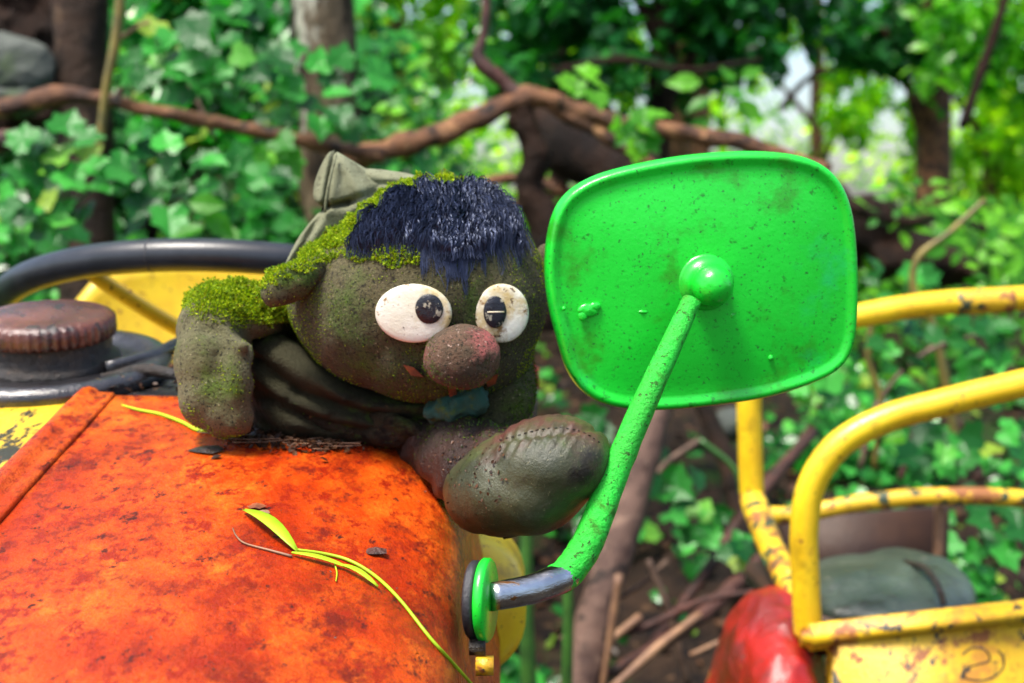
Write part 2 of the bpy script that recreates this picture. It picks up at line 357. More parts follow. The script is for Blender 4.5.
def leaf_cloud(pts, nrm, size, kind='ivy', spread=.5):
    """joined leaf faces: returns verts, faces, tint"""
    N = len(pts); pv, pf = LP[kind]
    x, y, z = leaf_mats(N, nrm, spread); s = size[:, None, None]
    V = pts[:, None, :] + s * (pv[None, :, 0:1] * x[:, None, :] + pv[None, :, 1:2] * y[:, None, :] + pv[None, :, 2:3] * z[:, None, :])
    Fc = (pf[None] + (np.arange(N) * len(pv))[:, None, None]).reshape(-1, pf.shape[1])
    tint = np.repeat(rng.random(N), len(pv))
    return V.reshape(-1, 3), Fc, tint
def pr(px, Y): return px * Y / F
#@@SETTING
# ================================================================== SETTING: ground
YR = [-300, 1.9, 2.2, 2.6, 3.0, 3.5, 4.0, 5.0, 6.0, 8.0, 14, 40, 400]
ZR = [0, 0, .18, .44, .70, .95, 1.12, 1.32, 1.38, 1.34, .9, -.6, -3]
ZL = [0, 0, .16, .45, .85, 1.50, 2.00, 2.35, 2.5, 2.7, 2.8, 3.0, 3.0]
def ground(x, y, rough=True):
    cx = -.32 * (y / 4.0) if y > 0 else -.3
    k = min(1, max(0, (cx + .25 * max(y, 1) / 4 - x) / (.5 * max(y, 1) / 4))); k = k * k * (3 - 2 * k)
    z = np.interp(y, YR, ZR) * (1 - k) + np.interp(y, YR, ZL) * k
    if rough and y > 1.7:
        a = min(1, (y - 1.7) / .6)
        z += a * (.10 * noise.fractal(Vector((x * 1.1, y * 1.1, 0)), 1, 2, 3) + .025 * noise.fractal(Vector((x * 7, y * 7, 3)), 1, 2, 3))
    return float(z)
def gnormal(x, y):
    e = .05; return Vector((-(ground(x + e, y) - ground(x - e, y)) / (2 * e), -(ground(x, y + e) - ground(x, y - e)) / (2 * e), 1)).normalized()
def axis(lo, a, b, hi, n_in, n_out):
    i = np.linspace(a, b, n_in); o1 = a - np.geomspace(.1, a - lo, n_out)[::-1]; o2 = b + np.geomspace(.1, hi - b, n_out)
    return np.concatenate([o1, i, o2])
ax = axis(-400, -3, 4, 400, 190, 24); ay = axis(-300, 1.6, 7, 400, 170, 24)
V = [(x, y, ground(x, y)) for y in ay for x in ax]; nx = len(ax)
Fc = [[j * nx + i, j * nx + i + 1, (j + 1) * nx + i + 1, (j + 1) * nx + i] for j in range(len(ay) - 1) for i in range(nx - 1)]
tag(obj('ground', V, Fc, 'soil'), 'brown forest soil rising as a bank behind the tractors', kind='structure')

# ivy covering the bank (nobody could count it)
def cover(name, n, xf, yr, dens, size, kind, m, label, lift, spread=.55, face=(0, -.7, .75)):
    P_, N_ = [], []
    t = 0
    while len(P_) < n and t < n * 12:
        t += 1
        y = random.uniform(*yr); x = random.uniform(*xf) * y
        if random.random() > dens(x, y): continue
        z = ground(x, y)
        if avoid(*proj((x, y, z)), y): continue
        nn = gnormal(x, y); h = random.random() ** 1.5 * lift
        P_.append(Vector((x, y, z)) + nn * h); N_.append(nn * .4 + Vector(face))
    P_ = np.array([tuple(p) for p in P_]); N_ = np.array([tuple(p) for p in N_])
    s = rng.uniform(*size, len(P_))
    v, f, t = leaf_cloud(P_, N_, s, kind, spread)
    return tag(obj(name, v, f, m, smooth=False, tint=t), label, kind='stuff')
def avoid(px, py, y):
    # bare hollow at the upper left, bare trunk, dark earth under the fork, bare strip of soil in the middle
    if px < 75 and py < 112: return True
    if 300 < px < 372 and py < 140 and y < 3.6: return random.random() < .75
    if 90 > px > 0 and 112 < py < 160: return random.random() < .6
    if 500 < px < 620 and 140 < py < 330: return random.random() < .7
    if 560 < px < 770 and py > 400: return random.random() < .82
    if 480 < px < 1100 and 300 < py: return random.random() < .25
    return False
def patch(x, y, s, th, o=0):
    v = noise.noise(Vector((x * s + o, y * s, 5 + o)))
    return 1 if v > th else .04
cover('ivy_cover', 15000, (-.62, -.05), (2.7, 5.2), lambda x, y: patch(x, y, 3.2, -.22), (.02, .072), 'ivy', 'ivy',
      'glossy green ivy covering the bank at left', .22)
cover('ivy_cover', 6000, (-1.5, -.60), (2.7, 5.2), lambda x, y: patch(x, y, 3.2, -.22), (.03, .08), 'ivy', 'ivy',
      'ivy covering the bank further left of the frame', .22)
cover('ivy_cover', 3500, (.60, 1.3), (2.2, 4.6), lambda x, y: patch(x, y, 2.6, -.1, 4), (.03, .07), 'ivy', 'ivy',
      'ivy covering the bank further right of the frame', .14)
cover('ivy_cover', 5200, (-.06, .62), (2.2, 4.3), lambda x, y: patch(x, y, 2.6, .16 if x / y > .22 else .34, 4), (.022, .05), 'ivy', 'ivy',
      'scattered ivy patches on the brown soil of the right bank', .09)
cover('undergrowth', 2600, (-.62, -.05), (2.7, 5.2), lambda x, y: patch(x, y, 4.5, .12, 12), (.018, .05), 'oval', 'ivyl',
      'small fresh leaves growing through the ivy at left', .30, .7)
cover('undergrowth', 13000, (-.08, .65), (4.0, 9), lambda x, y: patch(x, y, 1.6, -.25, 9) * (1 if y > 4.4 else .6), (.03, .07), 'oval', 'ivyl',
      'fresh green undergrowth on top of the bank at right', .35)
cover('leaf_litter', 5200, (-.1, .62), (2.1, 4.6), lambda x, y: 1, (.015, .045), 'oval', 'litter',
      'dead brown leaves lying over the soil of the bank', .02, .5, (0, -.2, 1))
cover('twig_litter', 1200, (-.1, .62), (2.1, 4.2), lambda x, y: patch(x, y, 5, 0, 2), (.01, .03), 'dia', 'mossd',
      'low moss tufts on the soil of the bank', .01, .5, (0, -.2, 1))

# ------------------------------------------------------------------ trees
def tree(loc, h, lean, rt, crowns, leaf, nl, m, label, bark='darkbark', limbs=True, group=None, kind='oval'):
    x, y = loc; z = ground(x, y); b = Vector((x, y, z - .1))
    t = empty('tree', b, label, 'tree', group)
    top = b + Vector((lean[0], lean[1], h))
    pts = [b, b.lerp(top, .35) + Vector((random.uniform(-.06, .06) * h / 4, 0, 0)), b.lerp(top, .7) + Vector((random.uniform(-.08, .08) * h / 4, 0, 0)), top]
    V, Fc = tube_geo(pts, [rt, rt * .75, rt * .55, rt * .3], seg=12, sub=6, rough=.35, rs=6)
    P_, N_, S_ = [], [], []
    for (cx, cy, cz, r, dn) in crowns:
        c = Vector((x + cx, y + cy, z + cz))
        if limbs:
            k = min(1, max(.15, (cz - .3) / h)); s = b.lerp(top, k * .8)
            v, f = tube_geo([s, s.lerp(c, .5) + Vector((0, 0, .12 * r)), c], [rt * .4, rt * .22, rt * .08], seg=7, sub=4, rough=.3, rs=8, off=len(V))
            V += v; Fc += f
        n = int(nl * dn)
        for _ in range(max(3, n // 45)):
            d = Vector(rng.normal(0, 1, 3)).normalized() * r * random.uniform(.35, 1); d.z *= .75
            cc = c + d; cr = r * random.uniform(.16, .34)
            for _ in range(45):
                q = Vector(rng.normal(0, 1, 3)).normalized(); p = cc + q * cr * random.random() ** .5
                P_.append(p); N_.append(q * .5 + Vector((0, -.25, .6)))
    obj('trunk', V, Fc, bark, t)
    if P_:
        P2 = np.array([tuple(p) for p in P_]); N2 = np.array([tuple(p) for p in N_])
        v, f, ti = leaf_cloud(P2, N2, rng.uniform(leaf * .6, leaf * 1.3, len(P2)), kind, .6)
        obj('crown', v, f, m, t, smooth=False, tint=ti)
    return t
def cl(lst): return [(*c, ) for c in lst]
XY = lambda px, Y: ((px - 512) / F * Y * 1.0, Y)
# near ivy-clad trunk at top left-centre
tree(XY(345, 3.45), 2.6, (-.03, 0), .085, [(-.22, -.10, .65, .22, 1)], .06, 200, 'ivy',
     'ivy clad tree trunk with pale lichen bark left of the snag', 'greybark', limbs=False, kind='ivy')
tree(XY(88, 3.25), 2.2, (-.03, 0), .085, [(.25, -.10, .7, .16, .5)], .06, 260, 'ivy', 'dark brown tree trunk in the top left corner', 'trunkbark', limbs=False, kind='ivy')
# dark glossy evergreen behind the snag
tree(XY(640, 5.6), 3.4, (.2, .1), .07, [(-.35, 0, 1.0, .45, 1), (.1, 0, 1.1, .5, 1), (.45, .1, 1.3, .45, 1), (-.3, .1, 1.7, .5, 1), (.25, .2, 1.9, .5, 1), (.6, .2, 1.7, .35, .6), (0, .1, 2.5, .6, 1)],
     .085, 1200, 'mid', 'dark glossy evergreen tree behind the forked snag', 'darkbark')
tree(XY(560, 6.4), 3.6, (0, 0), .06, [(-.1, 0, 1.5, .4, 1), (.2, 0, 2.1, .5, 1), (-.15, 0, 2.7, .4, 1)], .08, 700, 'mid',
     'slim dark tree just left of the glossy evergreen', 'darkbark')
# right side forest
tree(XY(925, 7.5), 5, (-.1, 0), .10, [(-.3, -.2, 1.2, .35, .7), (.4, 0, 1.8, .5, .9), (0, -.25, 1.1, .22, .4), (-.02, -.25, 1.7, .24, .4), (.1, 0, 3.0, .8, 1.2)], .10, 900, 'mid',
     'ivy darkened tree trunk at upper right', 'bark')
tree(XY(1075, 6.0), 3.6, (.1, 0), .06, [(-.2, 0, 1.0, .5, 1), (.1, 0, 1.6, .5, 1), (-.1, .1, 2.3, .5, 1)], .08, 900, 'ivyl',
     'fresh green young tree at the right edge', 'bark')
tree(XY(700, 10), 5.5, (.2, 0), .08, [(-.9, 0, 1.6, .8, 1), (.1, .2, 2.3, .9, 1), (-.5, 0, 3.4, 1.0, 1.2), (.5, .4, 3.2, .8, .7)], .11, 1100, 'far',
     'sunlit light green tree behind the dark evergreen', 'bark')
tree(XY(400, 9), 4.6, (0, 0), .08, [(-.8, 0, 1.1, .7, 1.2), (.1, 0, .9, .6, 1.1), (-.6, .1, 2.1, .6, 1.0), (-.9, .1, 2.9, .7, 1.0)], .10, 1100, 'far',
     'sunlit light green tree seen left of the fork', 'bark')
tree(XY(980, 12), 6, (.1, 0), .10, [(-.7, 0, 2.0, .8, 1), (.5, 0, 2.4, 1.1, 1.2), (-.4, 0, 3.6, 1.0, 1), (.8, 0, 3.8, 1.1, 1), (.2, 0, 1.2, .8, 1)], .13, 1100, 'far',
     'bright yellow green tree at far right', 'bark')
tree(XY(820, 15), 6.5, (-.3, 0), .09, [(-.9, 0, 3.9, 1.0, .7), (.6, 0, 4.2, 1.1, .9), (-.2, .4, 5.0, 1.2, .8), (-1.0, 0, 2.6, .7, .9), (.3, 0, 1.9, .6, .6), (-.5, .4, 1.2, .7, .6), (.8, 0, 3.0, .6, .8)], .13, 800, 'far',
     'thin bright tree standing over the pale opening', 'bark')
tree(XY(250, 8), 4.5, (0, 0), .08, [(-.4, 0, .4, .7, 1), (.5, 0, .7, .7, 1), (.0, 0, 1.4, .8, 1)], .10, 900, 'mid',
     'dark green tree behind the left bank', 'bark')
ADDED_TREES = [((-3.6, 7.0), 8.5, [(0, 0, 3.2, 1.5, 1), (1.6, .6, 4.6, 1.5, 1), (-.6, .5, 5.8, 1.7, 1), (1.2, 1, 7.2, 1.7, 1)], 'unseen tall tree added over the left bank to darken bonnet reflections'),
        ((4.2, 8.0), 9.5, [(0, 0, 3.6, 1.6, 1), (-1.7, .3, 5.0, 1.6, 1), (.4, .5, 6.4, 1.8, 1), (-1.2, 1, 8.0, 1.7, 1)], 'unseen tall tree added over the right bank to darken bonnet reflections'),
        ((1.2, 11.0), 11, [(-.4, 0, 6.0, 1.5, 1), (1.4, .3, 7.4, 1.7, 1), (-.6, .5, 9.2, 2.0, 1)], 'tallest tree added behind the pale opening to darken bonnet reflections'),
        ((-1.2, 12.5), 12, [(.2, 0, 5.2, 1.3, 1), (-1.8, 0, 6.4, 1.5, 1), (.6, .5, 11.4, 1.8, 1)], 'tall tree added behind the light green ones to darken bonnet reflections')]
for (xy, h, cr, lab) in ADDED_TREES: tree(xy, h, (.2, .2), .14, cr, .17, 700, 'far', lab, 'bark')  # tall crowns added to darken the sky reflections on the bonnet
# far-off wood reading as one mass
Pf = []
for _ in range(420):
    a = random.uniform(-.62, .62); Y = random.uniform(18, 34); h = abs(random.gauss(0, 1)) * 1.6 + random.uniform(-1, 1)
    if .15 < a < .27 and random.random() < .7: h = random.uniform(-1.5, -.3)
    c = Vector((a * Y, Y, 1.1 + h)); r = random.uniform(.5, 1.2)
    for _ in range(38): Pf.append(tuple(c + Vector(rng.normal(0, .5, 3)) * r))
Pf = np.array(Pf); v, f, ti = leaf_cloud(Pf, np.tile([0, -.3, .6], (len(Pf), 1)), rng.uniform(.14, .34, len(Pf)), 'dia', .7)
tag(obj('far_wood', v, f, 'far', smooth=False, tint=ti), 'far-off light green woodland behind the trees', kind='stuff')

# ------------------------------------------------------------------ branches, sticks, stones
def stick(name, pix, Y, wpx, m, label, cat='branch', group=None, rough=.35, rs=14, seg=12, sub=6):
    Ys = Y if hasattr(Y, '__len__') else [Y] * len(pix)
    pts = [P(a, b, yy) for (a, b), yy in zip(pix, Ys)]
    ws = wpx if hasattr(wpx, '__len__') else [wpx] * len(pix)
    rad = [q * yy / F / 2 for q, yy in zip(ws, Ys)]
    o = tube(name, pts, rad, m, rough=rough, rs=rs, seg=seg, sub=sub)
    return tag(o, label, cat, group)
stick('fallen_branch', [(-40, 118), (20, 104), (62, 96), (110, 100), (160, 113), (215, 122), (270, 133), (325, 146), (385, 156)], 2.9, [18, 17, 19, 15, 16, 15, 14, 13, 14], 'bark',
      'long brown branch crossing the ivy at left', rough=.45, rs=22, sub=8)
snag = empty('fallen_branch', P(540, 330, 3.1), 'forked dead branch arching over the bank behind the doll', 'branch')
for nm, pix, ws, m in [
    ('main_limb', [(345, 160), (385, 150), (430, 138), (480, 118), (520, 98), (555, 103), (600, 118), (650, 128), (710, 137), (765, 150), (830, 170)], [20, 22, 24, 25, 24, 20, 17, 18, 17, 15, 12], 'bark'),
    ('upright_fork', [(521, 100), (500, 80), (478, 58), (484, 30), (487, -20)], [20, 16, 14, 10, 8], 'redbark'),
    ('lower_fork', [(548, 104), (585, 124), (620, 146), (650, 166), (680, 190)], [18, 15, 13, 12, 10], 'bark'),
    ('root', [(522, 104), (535, 150), (530, 190), (545, 240), (540, 330)], [20, 30, 26, 34, 40], 'darkbark')]:
    tube(nm, [P(a, b, 3.1) for a, b in pix], [q * 3.1 / F / 2 for q in ws], m, snag, rough=.5, rs=20, sub=8)
stick('rotten_log', [(520, 118), (570, 140), (640, 180), (700, 230)], [3.5, 3.4, 3.3, 3.2], [34, 60, 66, 40], 'darkbark', 'dark rotten log under the forked branch', 'log', rough=.5, rs=9)
stick('cane', [(122, -20), (116, 40), (106, 90), (98, 160)], 2.75, [10, 10, 9, 8], 'cane', 'upright yellow cane crossing the long branch', 'stem', rough=.1)
stick('twig', [(112, 45), (135, 28), (150, 22)], 2.77, [5, 4, 3], 'pale', 'short side twig on the yellow cane', 'twig')
stick('broken_branch', [(-30, 150), (10, 140), (30, 148)], 2.85, [26, 22, 12], 'redbark', 'broken reddish branch end at the left edge', 'branch')
stick('twig', [(118, 96), (128, 80), (134, 92)], 2.88, [7, 6, 4], 'redbark', 'short red twig on the long branch', 'twig')
stick('stake', [(665, 385), (650, 430), (625, 520), (600, 600), (572, 720)], [2.75, 2.7, 2.6, 2.5, 2.4], [30, 32, 36, 38, 46], 'pole', 'thick brown pole leaning behind the green mirror arm', 'pole', rough=.3, rs=12)
stick('dead_stick', [(812, 432), (760, 495), (700, 580), (655, 640), (600, 700)], [3.1, 2.9, 2.7, 2.6, 2.5], [13, 13, 13, 12, 12], 'redbark', 'long reddish stick slanting down to the left of the rails', 'stick')
stick('dead_stick', [(775, 545), (730, 590), (680, 632), (600, 678), (560, 700)], [2.7, 2.6, 2.5, 2.45, 2.4], [15, 16, 15, 13, 12], 'redbark', 'thick dark stick lying along the bottom of the bank', 'stick')
stick('dead_stick', [(700, 615), (660, 645), (610, 690)], [2.5, 2.45, 2.4], [10, 10, 9], 'pale', 'thin pale stick beside the thick dark one', 'stick')
stick('dead_stick', [(640, 617), (600, 650), (560, 700)], [2.5, 2.45, 2.4], [9, 9, 8], 'pale', 'pale forked stick at the foot of the leaning pole', 'stick')
stick('dead_stick', [(619, 575), (610, 640), (600, 700)], 2.42, [8, 8, 7], 'pale', 'upright pale stick against the leaning pole', 'stick')
stick('dead_stick', [(690, 380), (730, 470), (745, 580), (735, 683)], [3.3, 3.0, 2.7, 2.5], [16, 20, 28, 34], 'darkbark', 'dark root running down beside the red mudguard', 'root')
stick('dead_stick', [(925, 395), (912, 440), (900, 480)], 2.9, [10, 9, 7], 'redbark', 'dark stick standing under the upper yellow rail', 'stick')
stick('dead_stick', [(1030, 420), (1000, 455), (975, 480)], 2.8, [10, 9, 8], 'redbark', 'brown stick at the right edge under the rails', 'stick')
stick('vine', [(872, 318), (868, 360), (880, 400), (874, 470)], 2.9, [6, 7, 6, 6], 'cane', 'thin yellow vine hanging behind the front rail', 'vine')
stick('vine', [(985, 200), (950, 232), (918, 258), (914, 292), (935, 330), (948, 400), (960, 460)], 3.0, [6, 7, 8, 8, 9, 9, 7], 'cane', 'bent straw coloured vine above the upper rail', 'vine')
stick('vine', [(700, 440), (735, 470), (742, 505)], 2.9, [6, 6, 5], 'stem', 'short green vine on the soil left of the yellow post', 'vine')
stick('leaning_stem', [(1008, -10), (985, 60), (962, 128)], 4.6, [9, 10, 10], 'darkbark', 'thin dark stem slanting in the upper right corner', 'stem')
stick('rotten_log', [(790, 205), (850, 225), (905, 245), (950, 262), (985, 275)], [4.4, 4.3, 4.2, 4.1, 4.0], [50, 76, 64, 40, 16], 'darkbark', 'big dark rotten log on the bank beyond the mirror', 'log', rough=1.0, rs=11, seg=20, sub=10)
stick('dead_branch', [(840, 205), (900, 222), (950, 218), (1010, 240)], 3.9, [9, 10, 8, 7], 'darkbark', 'thin black branch over the big rotten log', 'branch')
stick('dead_branch', [(560, 70), (620, 60), (690, 70), (760, 60)], 5.2, [8, 7, 6, 5], 'darkbark', 'thin limb across the dark evergreen', 'branch')
stick('dead_branch', [(780, 110), (810, 78), (860, 66), (905, 84)], 8.5, [7, 6, 6, 5], 'darkbark', 'arched thin limb across the bright opening', 'branch')
stick('dead_branch', [(600, 215), (560, 190), (515, 178), (470, 186)], 3.4, [12, 16, 13, 10], 'bark', 'short limb lying below the forked branch', 'branch')
q_, _, _ = blob('hollow_shade', [(P(20, 20, 3.5), (.12, .08, .16), 10), (P(0, 80, 3.5), (.10, .07, .16), 0), (P(50, 70, 3.5), (.06, .05, .15), -10)], 'darkbark', vox=.01, smooth=2, disp=lambda c, n: .04 * fray(c, 9), origin=P(20, 120, 3.5)); tag(q_, 'black mass added as the shade of the hollow in the upper left corner behind the grey stone', 'shade mass')  # dark mass put in to paint the shade of the hollow
for pix, Y, ws, m_, lab in [
    ([(648, 560), (668, 610), (690, 690)], 2.55, [6, 7, 6], 'twig', 'thin grey twig crossing the sticks right of the leaning pole'),
    ([(600, 640), (650, 625), (705, 600), (770, 590)], 2.5, [8, 9, 8, 6], 'redbark', 'bent dark stick across the foot of the bank'),
    ([(690, 655), (730, 640), (760, 655)], 2.45, [6, 6, 5], 'pale', 'short pale twig beside the red mudguard'),
    ([(560, 640), (590, 615), (640, 585), (668, 560)], 2.6, [7, 7, 6, 5], 'twig', 'grey twig behind the leaning pole foot'),
    ([(700, 440), (660, 470), (640, 520)], 3.0, [6, 7, 6], 'twig', 'grey twig on the soil above the crossing sticks'),
    ([(440, 172), (470, 190), (520, 205), (560, 225)], 3.3, [7, 8, 7, 6], 'twig', 'thin twig below the forked branch behind the doll hair'),
    ([(150, 60), (190, 90), (215, 140)], 2.95, [5, 5, 4], 'twig', 'thin twig slanting through the ivy at upper left'),
    ([(860, 470), (880, 400), (930, 350), (1000, 330)], 2.9, [6, 6, 5, 4], 'twig', 'arched thin twig inside the rail loop')]:
    stick('twig', pix, Y, ws, m_, lab, 'twig', seg=8)
for (a, b, r1, r2, lab) in [(8, 68, 46, 34, 'grey rounded stone in the dark hollow at upper left'), (12, 100, 36, 18, 'pale flat stone above the long branch end'), (730, 425, 22, 16, 'brown stone in the soil left of the rails')]:
    s = 3.2 / F
    o, _, _ = blob('stone', [(P(a, b, 3.2), (r1 * s, .06, r2 * s), 0)], 'stone', vox=.006, smooth=3, disp=lambda c, n: .012 * fray(c, 12), origin=P(a, b, 3.2)); tag(o, lab, 'stone')
for (pix, Y, ws, lab) in [([(527, 520), (526, 600), (530, 720)], 2.2, [12, 15, 17], 'broad dark green stalk right of the mirror mount'),
                          ([(567, 560), (568, 620), (566, 720)], 2.1, [9, 11, 13], 'narrow green stalk below the mirror arm')]:
    stick('plant_stalk', pix, Y, ws, 'stem', lab, 'stalk', rough=.1)

# ivy sprigs one can pick out: stem + separate leaves
def leaf_mesh(kind, m, i):
    pv, pf = LP[kind]; me = bpy.data.meshes.new('leaf')
    v = pv.copy(); v[:, 2] += rng.normal(0, .03, len(v)); me.from_pydata(v.tolist(), [], pf.tolist()); me.materials.append(M[m]); return me
IVY = [leaf_mesh('ivy', 'ivy', i) for i in range(4)]; FR = [leaf_mesh('ivy', 'ivyl', i) for i in range(3)]; OV = [leaf_mesh('oval', 'ivyl', i) for i in range(3)]
def sprig(px, py, Y, n, spr, size, meshes, label, down=(0, 0), name='ivy_plant', cat='ivy'):
    b = P(px + down[0], py + down[1] + spr * .8, Y + .04)
    t = empty(name, b, label, cat, 'ivy sprigs on the bank' if cat == 'ivy' else None)
    S = []; c0 = P(px, py, Y)
    for i in range(n):
        a = 2.4 * i + random.uniform(-.4, .4); r = spr * math.sqrt((i + .6) / n)
        p = P(px + r * 1.15 * math.cos(a), py + r * .85 * math.sin(a), Y + random.uniform(-.05, .03))
        S.append(([b, b.lerp(p, .5) + Vector((0, -.01, .01)), p], [.0016, .001]))
        z = Vector((random.gauss(0, .35), -.8 + random.gauss(0, .25), .65 + random.gauss(0, .3))).normalized()
        y = (p - c0) + Vector((random.gauss(0, .01), 0, -.012)); y = (y - z * y.dot(z)).normalized(); x = y.cross(z)
        s = size * random.uniform(.75, 1.25)
        o = bpy.data.objects.new('leaf', random.choice(meshes)); C.objects.link(o); o.parent = t
        mt = Matrix((x, y, z)).transposed().to_4x4(); mt.translation = p - b - y * s * .4
        o.matrix_local = mt @ Matrix.Diagonal((s, s, s, 1))
    tubes('stem', S, 'stem', t, seg=5, sub=3)
for a in [
    (230, 60, 2.75, 16, 62, .062, IVY, 'large leaved ivy sprig above the middle of the long branch'),
    (325, 95, 2.85, 14, 55, .066, IVY, 'ivy sprig hanging left of the lichen trunk'),
    (165, 55, 2.8, 10, 40, .055, IVY, 'ivy sprig right of the yellow cane top'),
    (60, 175, 2.6, 16, 62, .056, IVY, 'ivy sprig at left below the broken branch end'),
    (160, 180, 2.6, 18, 60, .056, IVY, 'broad ivy sprig above the steering wheel'),
    (235, 190, 2.65, 14, 45, .052, IVY, 'ivy sprig between steering wheel and doll hat'),
    (30, 235, 2.5, 12, 48, .052, IVY, 'ivy sprig at left edge just above the steering wheel'),
    (280, 155, 2.7, 5, 20, .05, FR, 'bright yellow green sprig by the doll hat'),
    (205, 222, 2.45, 4, 26, .06, OV, 'pair of bright oval leaves behind the steering wheel'),
    (590, 425, 2.7, 4, 16, .05, IVY, 'small ivy sprig right of the doll shoe'),
    (672, 487, 2.7, 6, 24, .052, IVY, 'ivy sprig right of the leaning pole, upper one'),
    (700, 525, 2.7, 6, 26, .05, IVY, 'ivy sprig on the soil above the crossing sticks'),
    (735, 550, 2.6, 4, 16, .042, IVY, 'small ivy sprig left of the yellow post foot'),
    (822, 390, 2.7, 5, 22, .05, IVY, 'ivy sprig under the right corner of the mirror'),
    (905, 345, 2.7, 8, 34, .044, IVY, 'ivy sprig hanging under the upper yellow rail'),
    (985, 345, 2.7, 8, 34, .052, IVY, 'ivy sprig at right edge below the upper rail'),
    (935, 455, 2.7, 9, 32, .052, IVY, 'pale lit ivy sprig inside the front rail loop'),
    (985, 540, 2.3, 12, 50, .050, IVY, 'large ivy sprig behind the yellow box at right'),
    (1000, 440, 2.6, 7, 32, .046, IVY, 'ivy sprig at right edge inside the rail loop'),
    (880, 425, 2.8, 6, 26, .04, FR, 'small light green sprig behind the front rail'),
    (640, 130, 2.95, 7, 26, .048, FR, 'fresh light green sprig on the right arm of the fork'),
    (590, 85, 3.0, 5, 22, .045, FR, 'light green sprig above the fork'),
    (720, 95, 3.6, 7, 40, .09, OV, 'long bluish fern like spray in the dark evergreen'),
    (900, 290, 3.2, 9, 40, .05, IVY, 'ivy sprig under the big rotten log'),
    (905, 205, 3.9, 20, 40, .05, OV, 'leafy low plant on top of the big rotten log'),
    (985, 235, 3.6, 26, 48, .055, OV, 'leafy low plant at the right end of the big rotten log'),
    (1005, 280, 3.0, 16, 36, .045, OV, 'small leaved plant above the upper rail at the right edge'),
    (450, 60, 3.6, 18, 44, .05, OV, 'light small leaved plant left of the fork under the sky gap'),
    (420, 120, 3.3, 16, 40, .045, OV, 'small leaved plant above the thick left arm of the fork'),
]: sprig(*a, cat='plant' if a[6] is OV else 'ivy', name='leafy_plant' if a[6] is OV else 'ivy_plant')
#@@MACHINES
# ================================================================== ORANGE TRACTOR
SL = R(10); HH = .34
ev = Vector((0, math.cos(SL), math.sin(SL))); en = Vector((0, -math.sin(SL), math.cos(SL)))
O0 = CAM - en * HH                                    # foot of the camera on the bonnet plane
def hp(X, v, w_=0): return Vector((X, 0, 0)) + Vector((0, O0.y, O0.z)) + ev * v + en * w_
XC, HA, HB, HPW = -.40, .368, .100, 4.2
def hw(X):
    u = min(1, max(0, (X - XC) / HA)); return HB * ((1 - u ** HPW) ** (1 / HPW) - 1)
def top(X, v, w_=0): return hp(X, v, hw(X) + w_)
def plane_v(px, py, w_=0):                            # distance along the bonnet under a pixel
    d = ray(px, py); t = -(HH - w_) / d.dot(en); p = CAM + d * t; return (p - O0).dot(ev), p.x
RX = -.335                                            # seam
VB = 1.10
tr = empty('tractor', (-.36, .9, 0), 'old orange and yellow tractor with green back of its round cornered mirror', 'tractor')
# bonnet right panel: crown, rounded shoulder, side wall
prof = []
for k in range(64):
    a = R(90) * (1 - k / 63)
    prof.append((XC + HA * max(0, math.cos(a)) ** (2 / HPW), HB * (max(0, math.sin(a)) ** (2 / HPW) - 1)))
prof = [(RX, hw(RX))] + [(x, hw(x)) for x in np.linspace(RX, -.16, 12)[1:-1]] + [q for q in prof if q[0] > -.16]
lastx = prof[-1][0]
for k in range(1, 22): prof.append((lastx + .022 * min(1, k / 6), -HB - k * .018))
n1 = len(prof); vs = [-.16 + 1.26 * i / 80 for i in range(81)]
def dent(X, v): return .0016 * noise.noise(Vector((X * 9, v * 7, 0))) + .0006 * noise.noise(Vector((X * 40, v * 30, 0)))
def side_out(v, w_):                                   # gentle widening of the side wall towards the cowl
    return 0
V, Fc = [], []
for v in vs:
    nose_ = max(0, .02 - (v + .16)) / .02 if v < -.14 else 0
    for X, w_ in prof: V.append(hp(X - nose_ * .01, v, w_ + dent(X, v) - nose_ * .012))
for i in range(len(vs) - 1):
    for j in range(n1 - 1): a = i * n1 + j; Fc.append([a, a + 1, a + n1 + 1, a + n1])
o = obj('bonnet', V, Fc, 'hood', tr, label='wet orange bonnet with rounded shoulder'); sm = o.modifiers.new('t', 'SOLIDIFY'); sm.thickness = .004; sm.offset = -1
# left bonnet panel (yellow, mirrored section)
prl = [(2 * RX - X, w_) for X, w_ in prof]
V, Fc = [], []
for v in vs:
    for X, w_ in prl: V.append(hp(X - .004, v, w_ - .004 + dent(X, v)))
for i in range(len(vs) - 1):
    for j in range(n1 - 1): a = i * n1 + j; Fc.append([a, a + n1, a + n1 + 1, a + 1])
o = obj('bonnet', V, Fc, 'yhood', tr, label='yellow worn left half of the bonnet'); sm = o.modifiers.new('t', 'SOLIDIFY'); sm.thickness = .004; sm.offset = -1
# raised seam: flat strip with rounded bead
rings = []
for v in np.linspace(-.15, VB - .002, 60):
    wob = .0006 * noise.noise(Vector((v * 30, 0, 0)))
    rings.append([hp(RX + dx, v, dw + wob) for dx, dw in [(-.016, -.003), (-.0145, .005), (-.011, .0075), (-.006, .0085), (-.001, .007), (.002, .004), (.006, .0035), (.013, .0035), (.0145, .002), (.0145, -.003)]])
loft('bonnet_seam', rings, 'hood', tr)
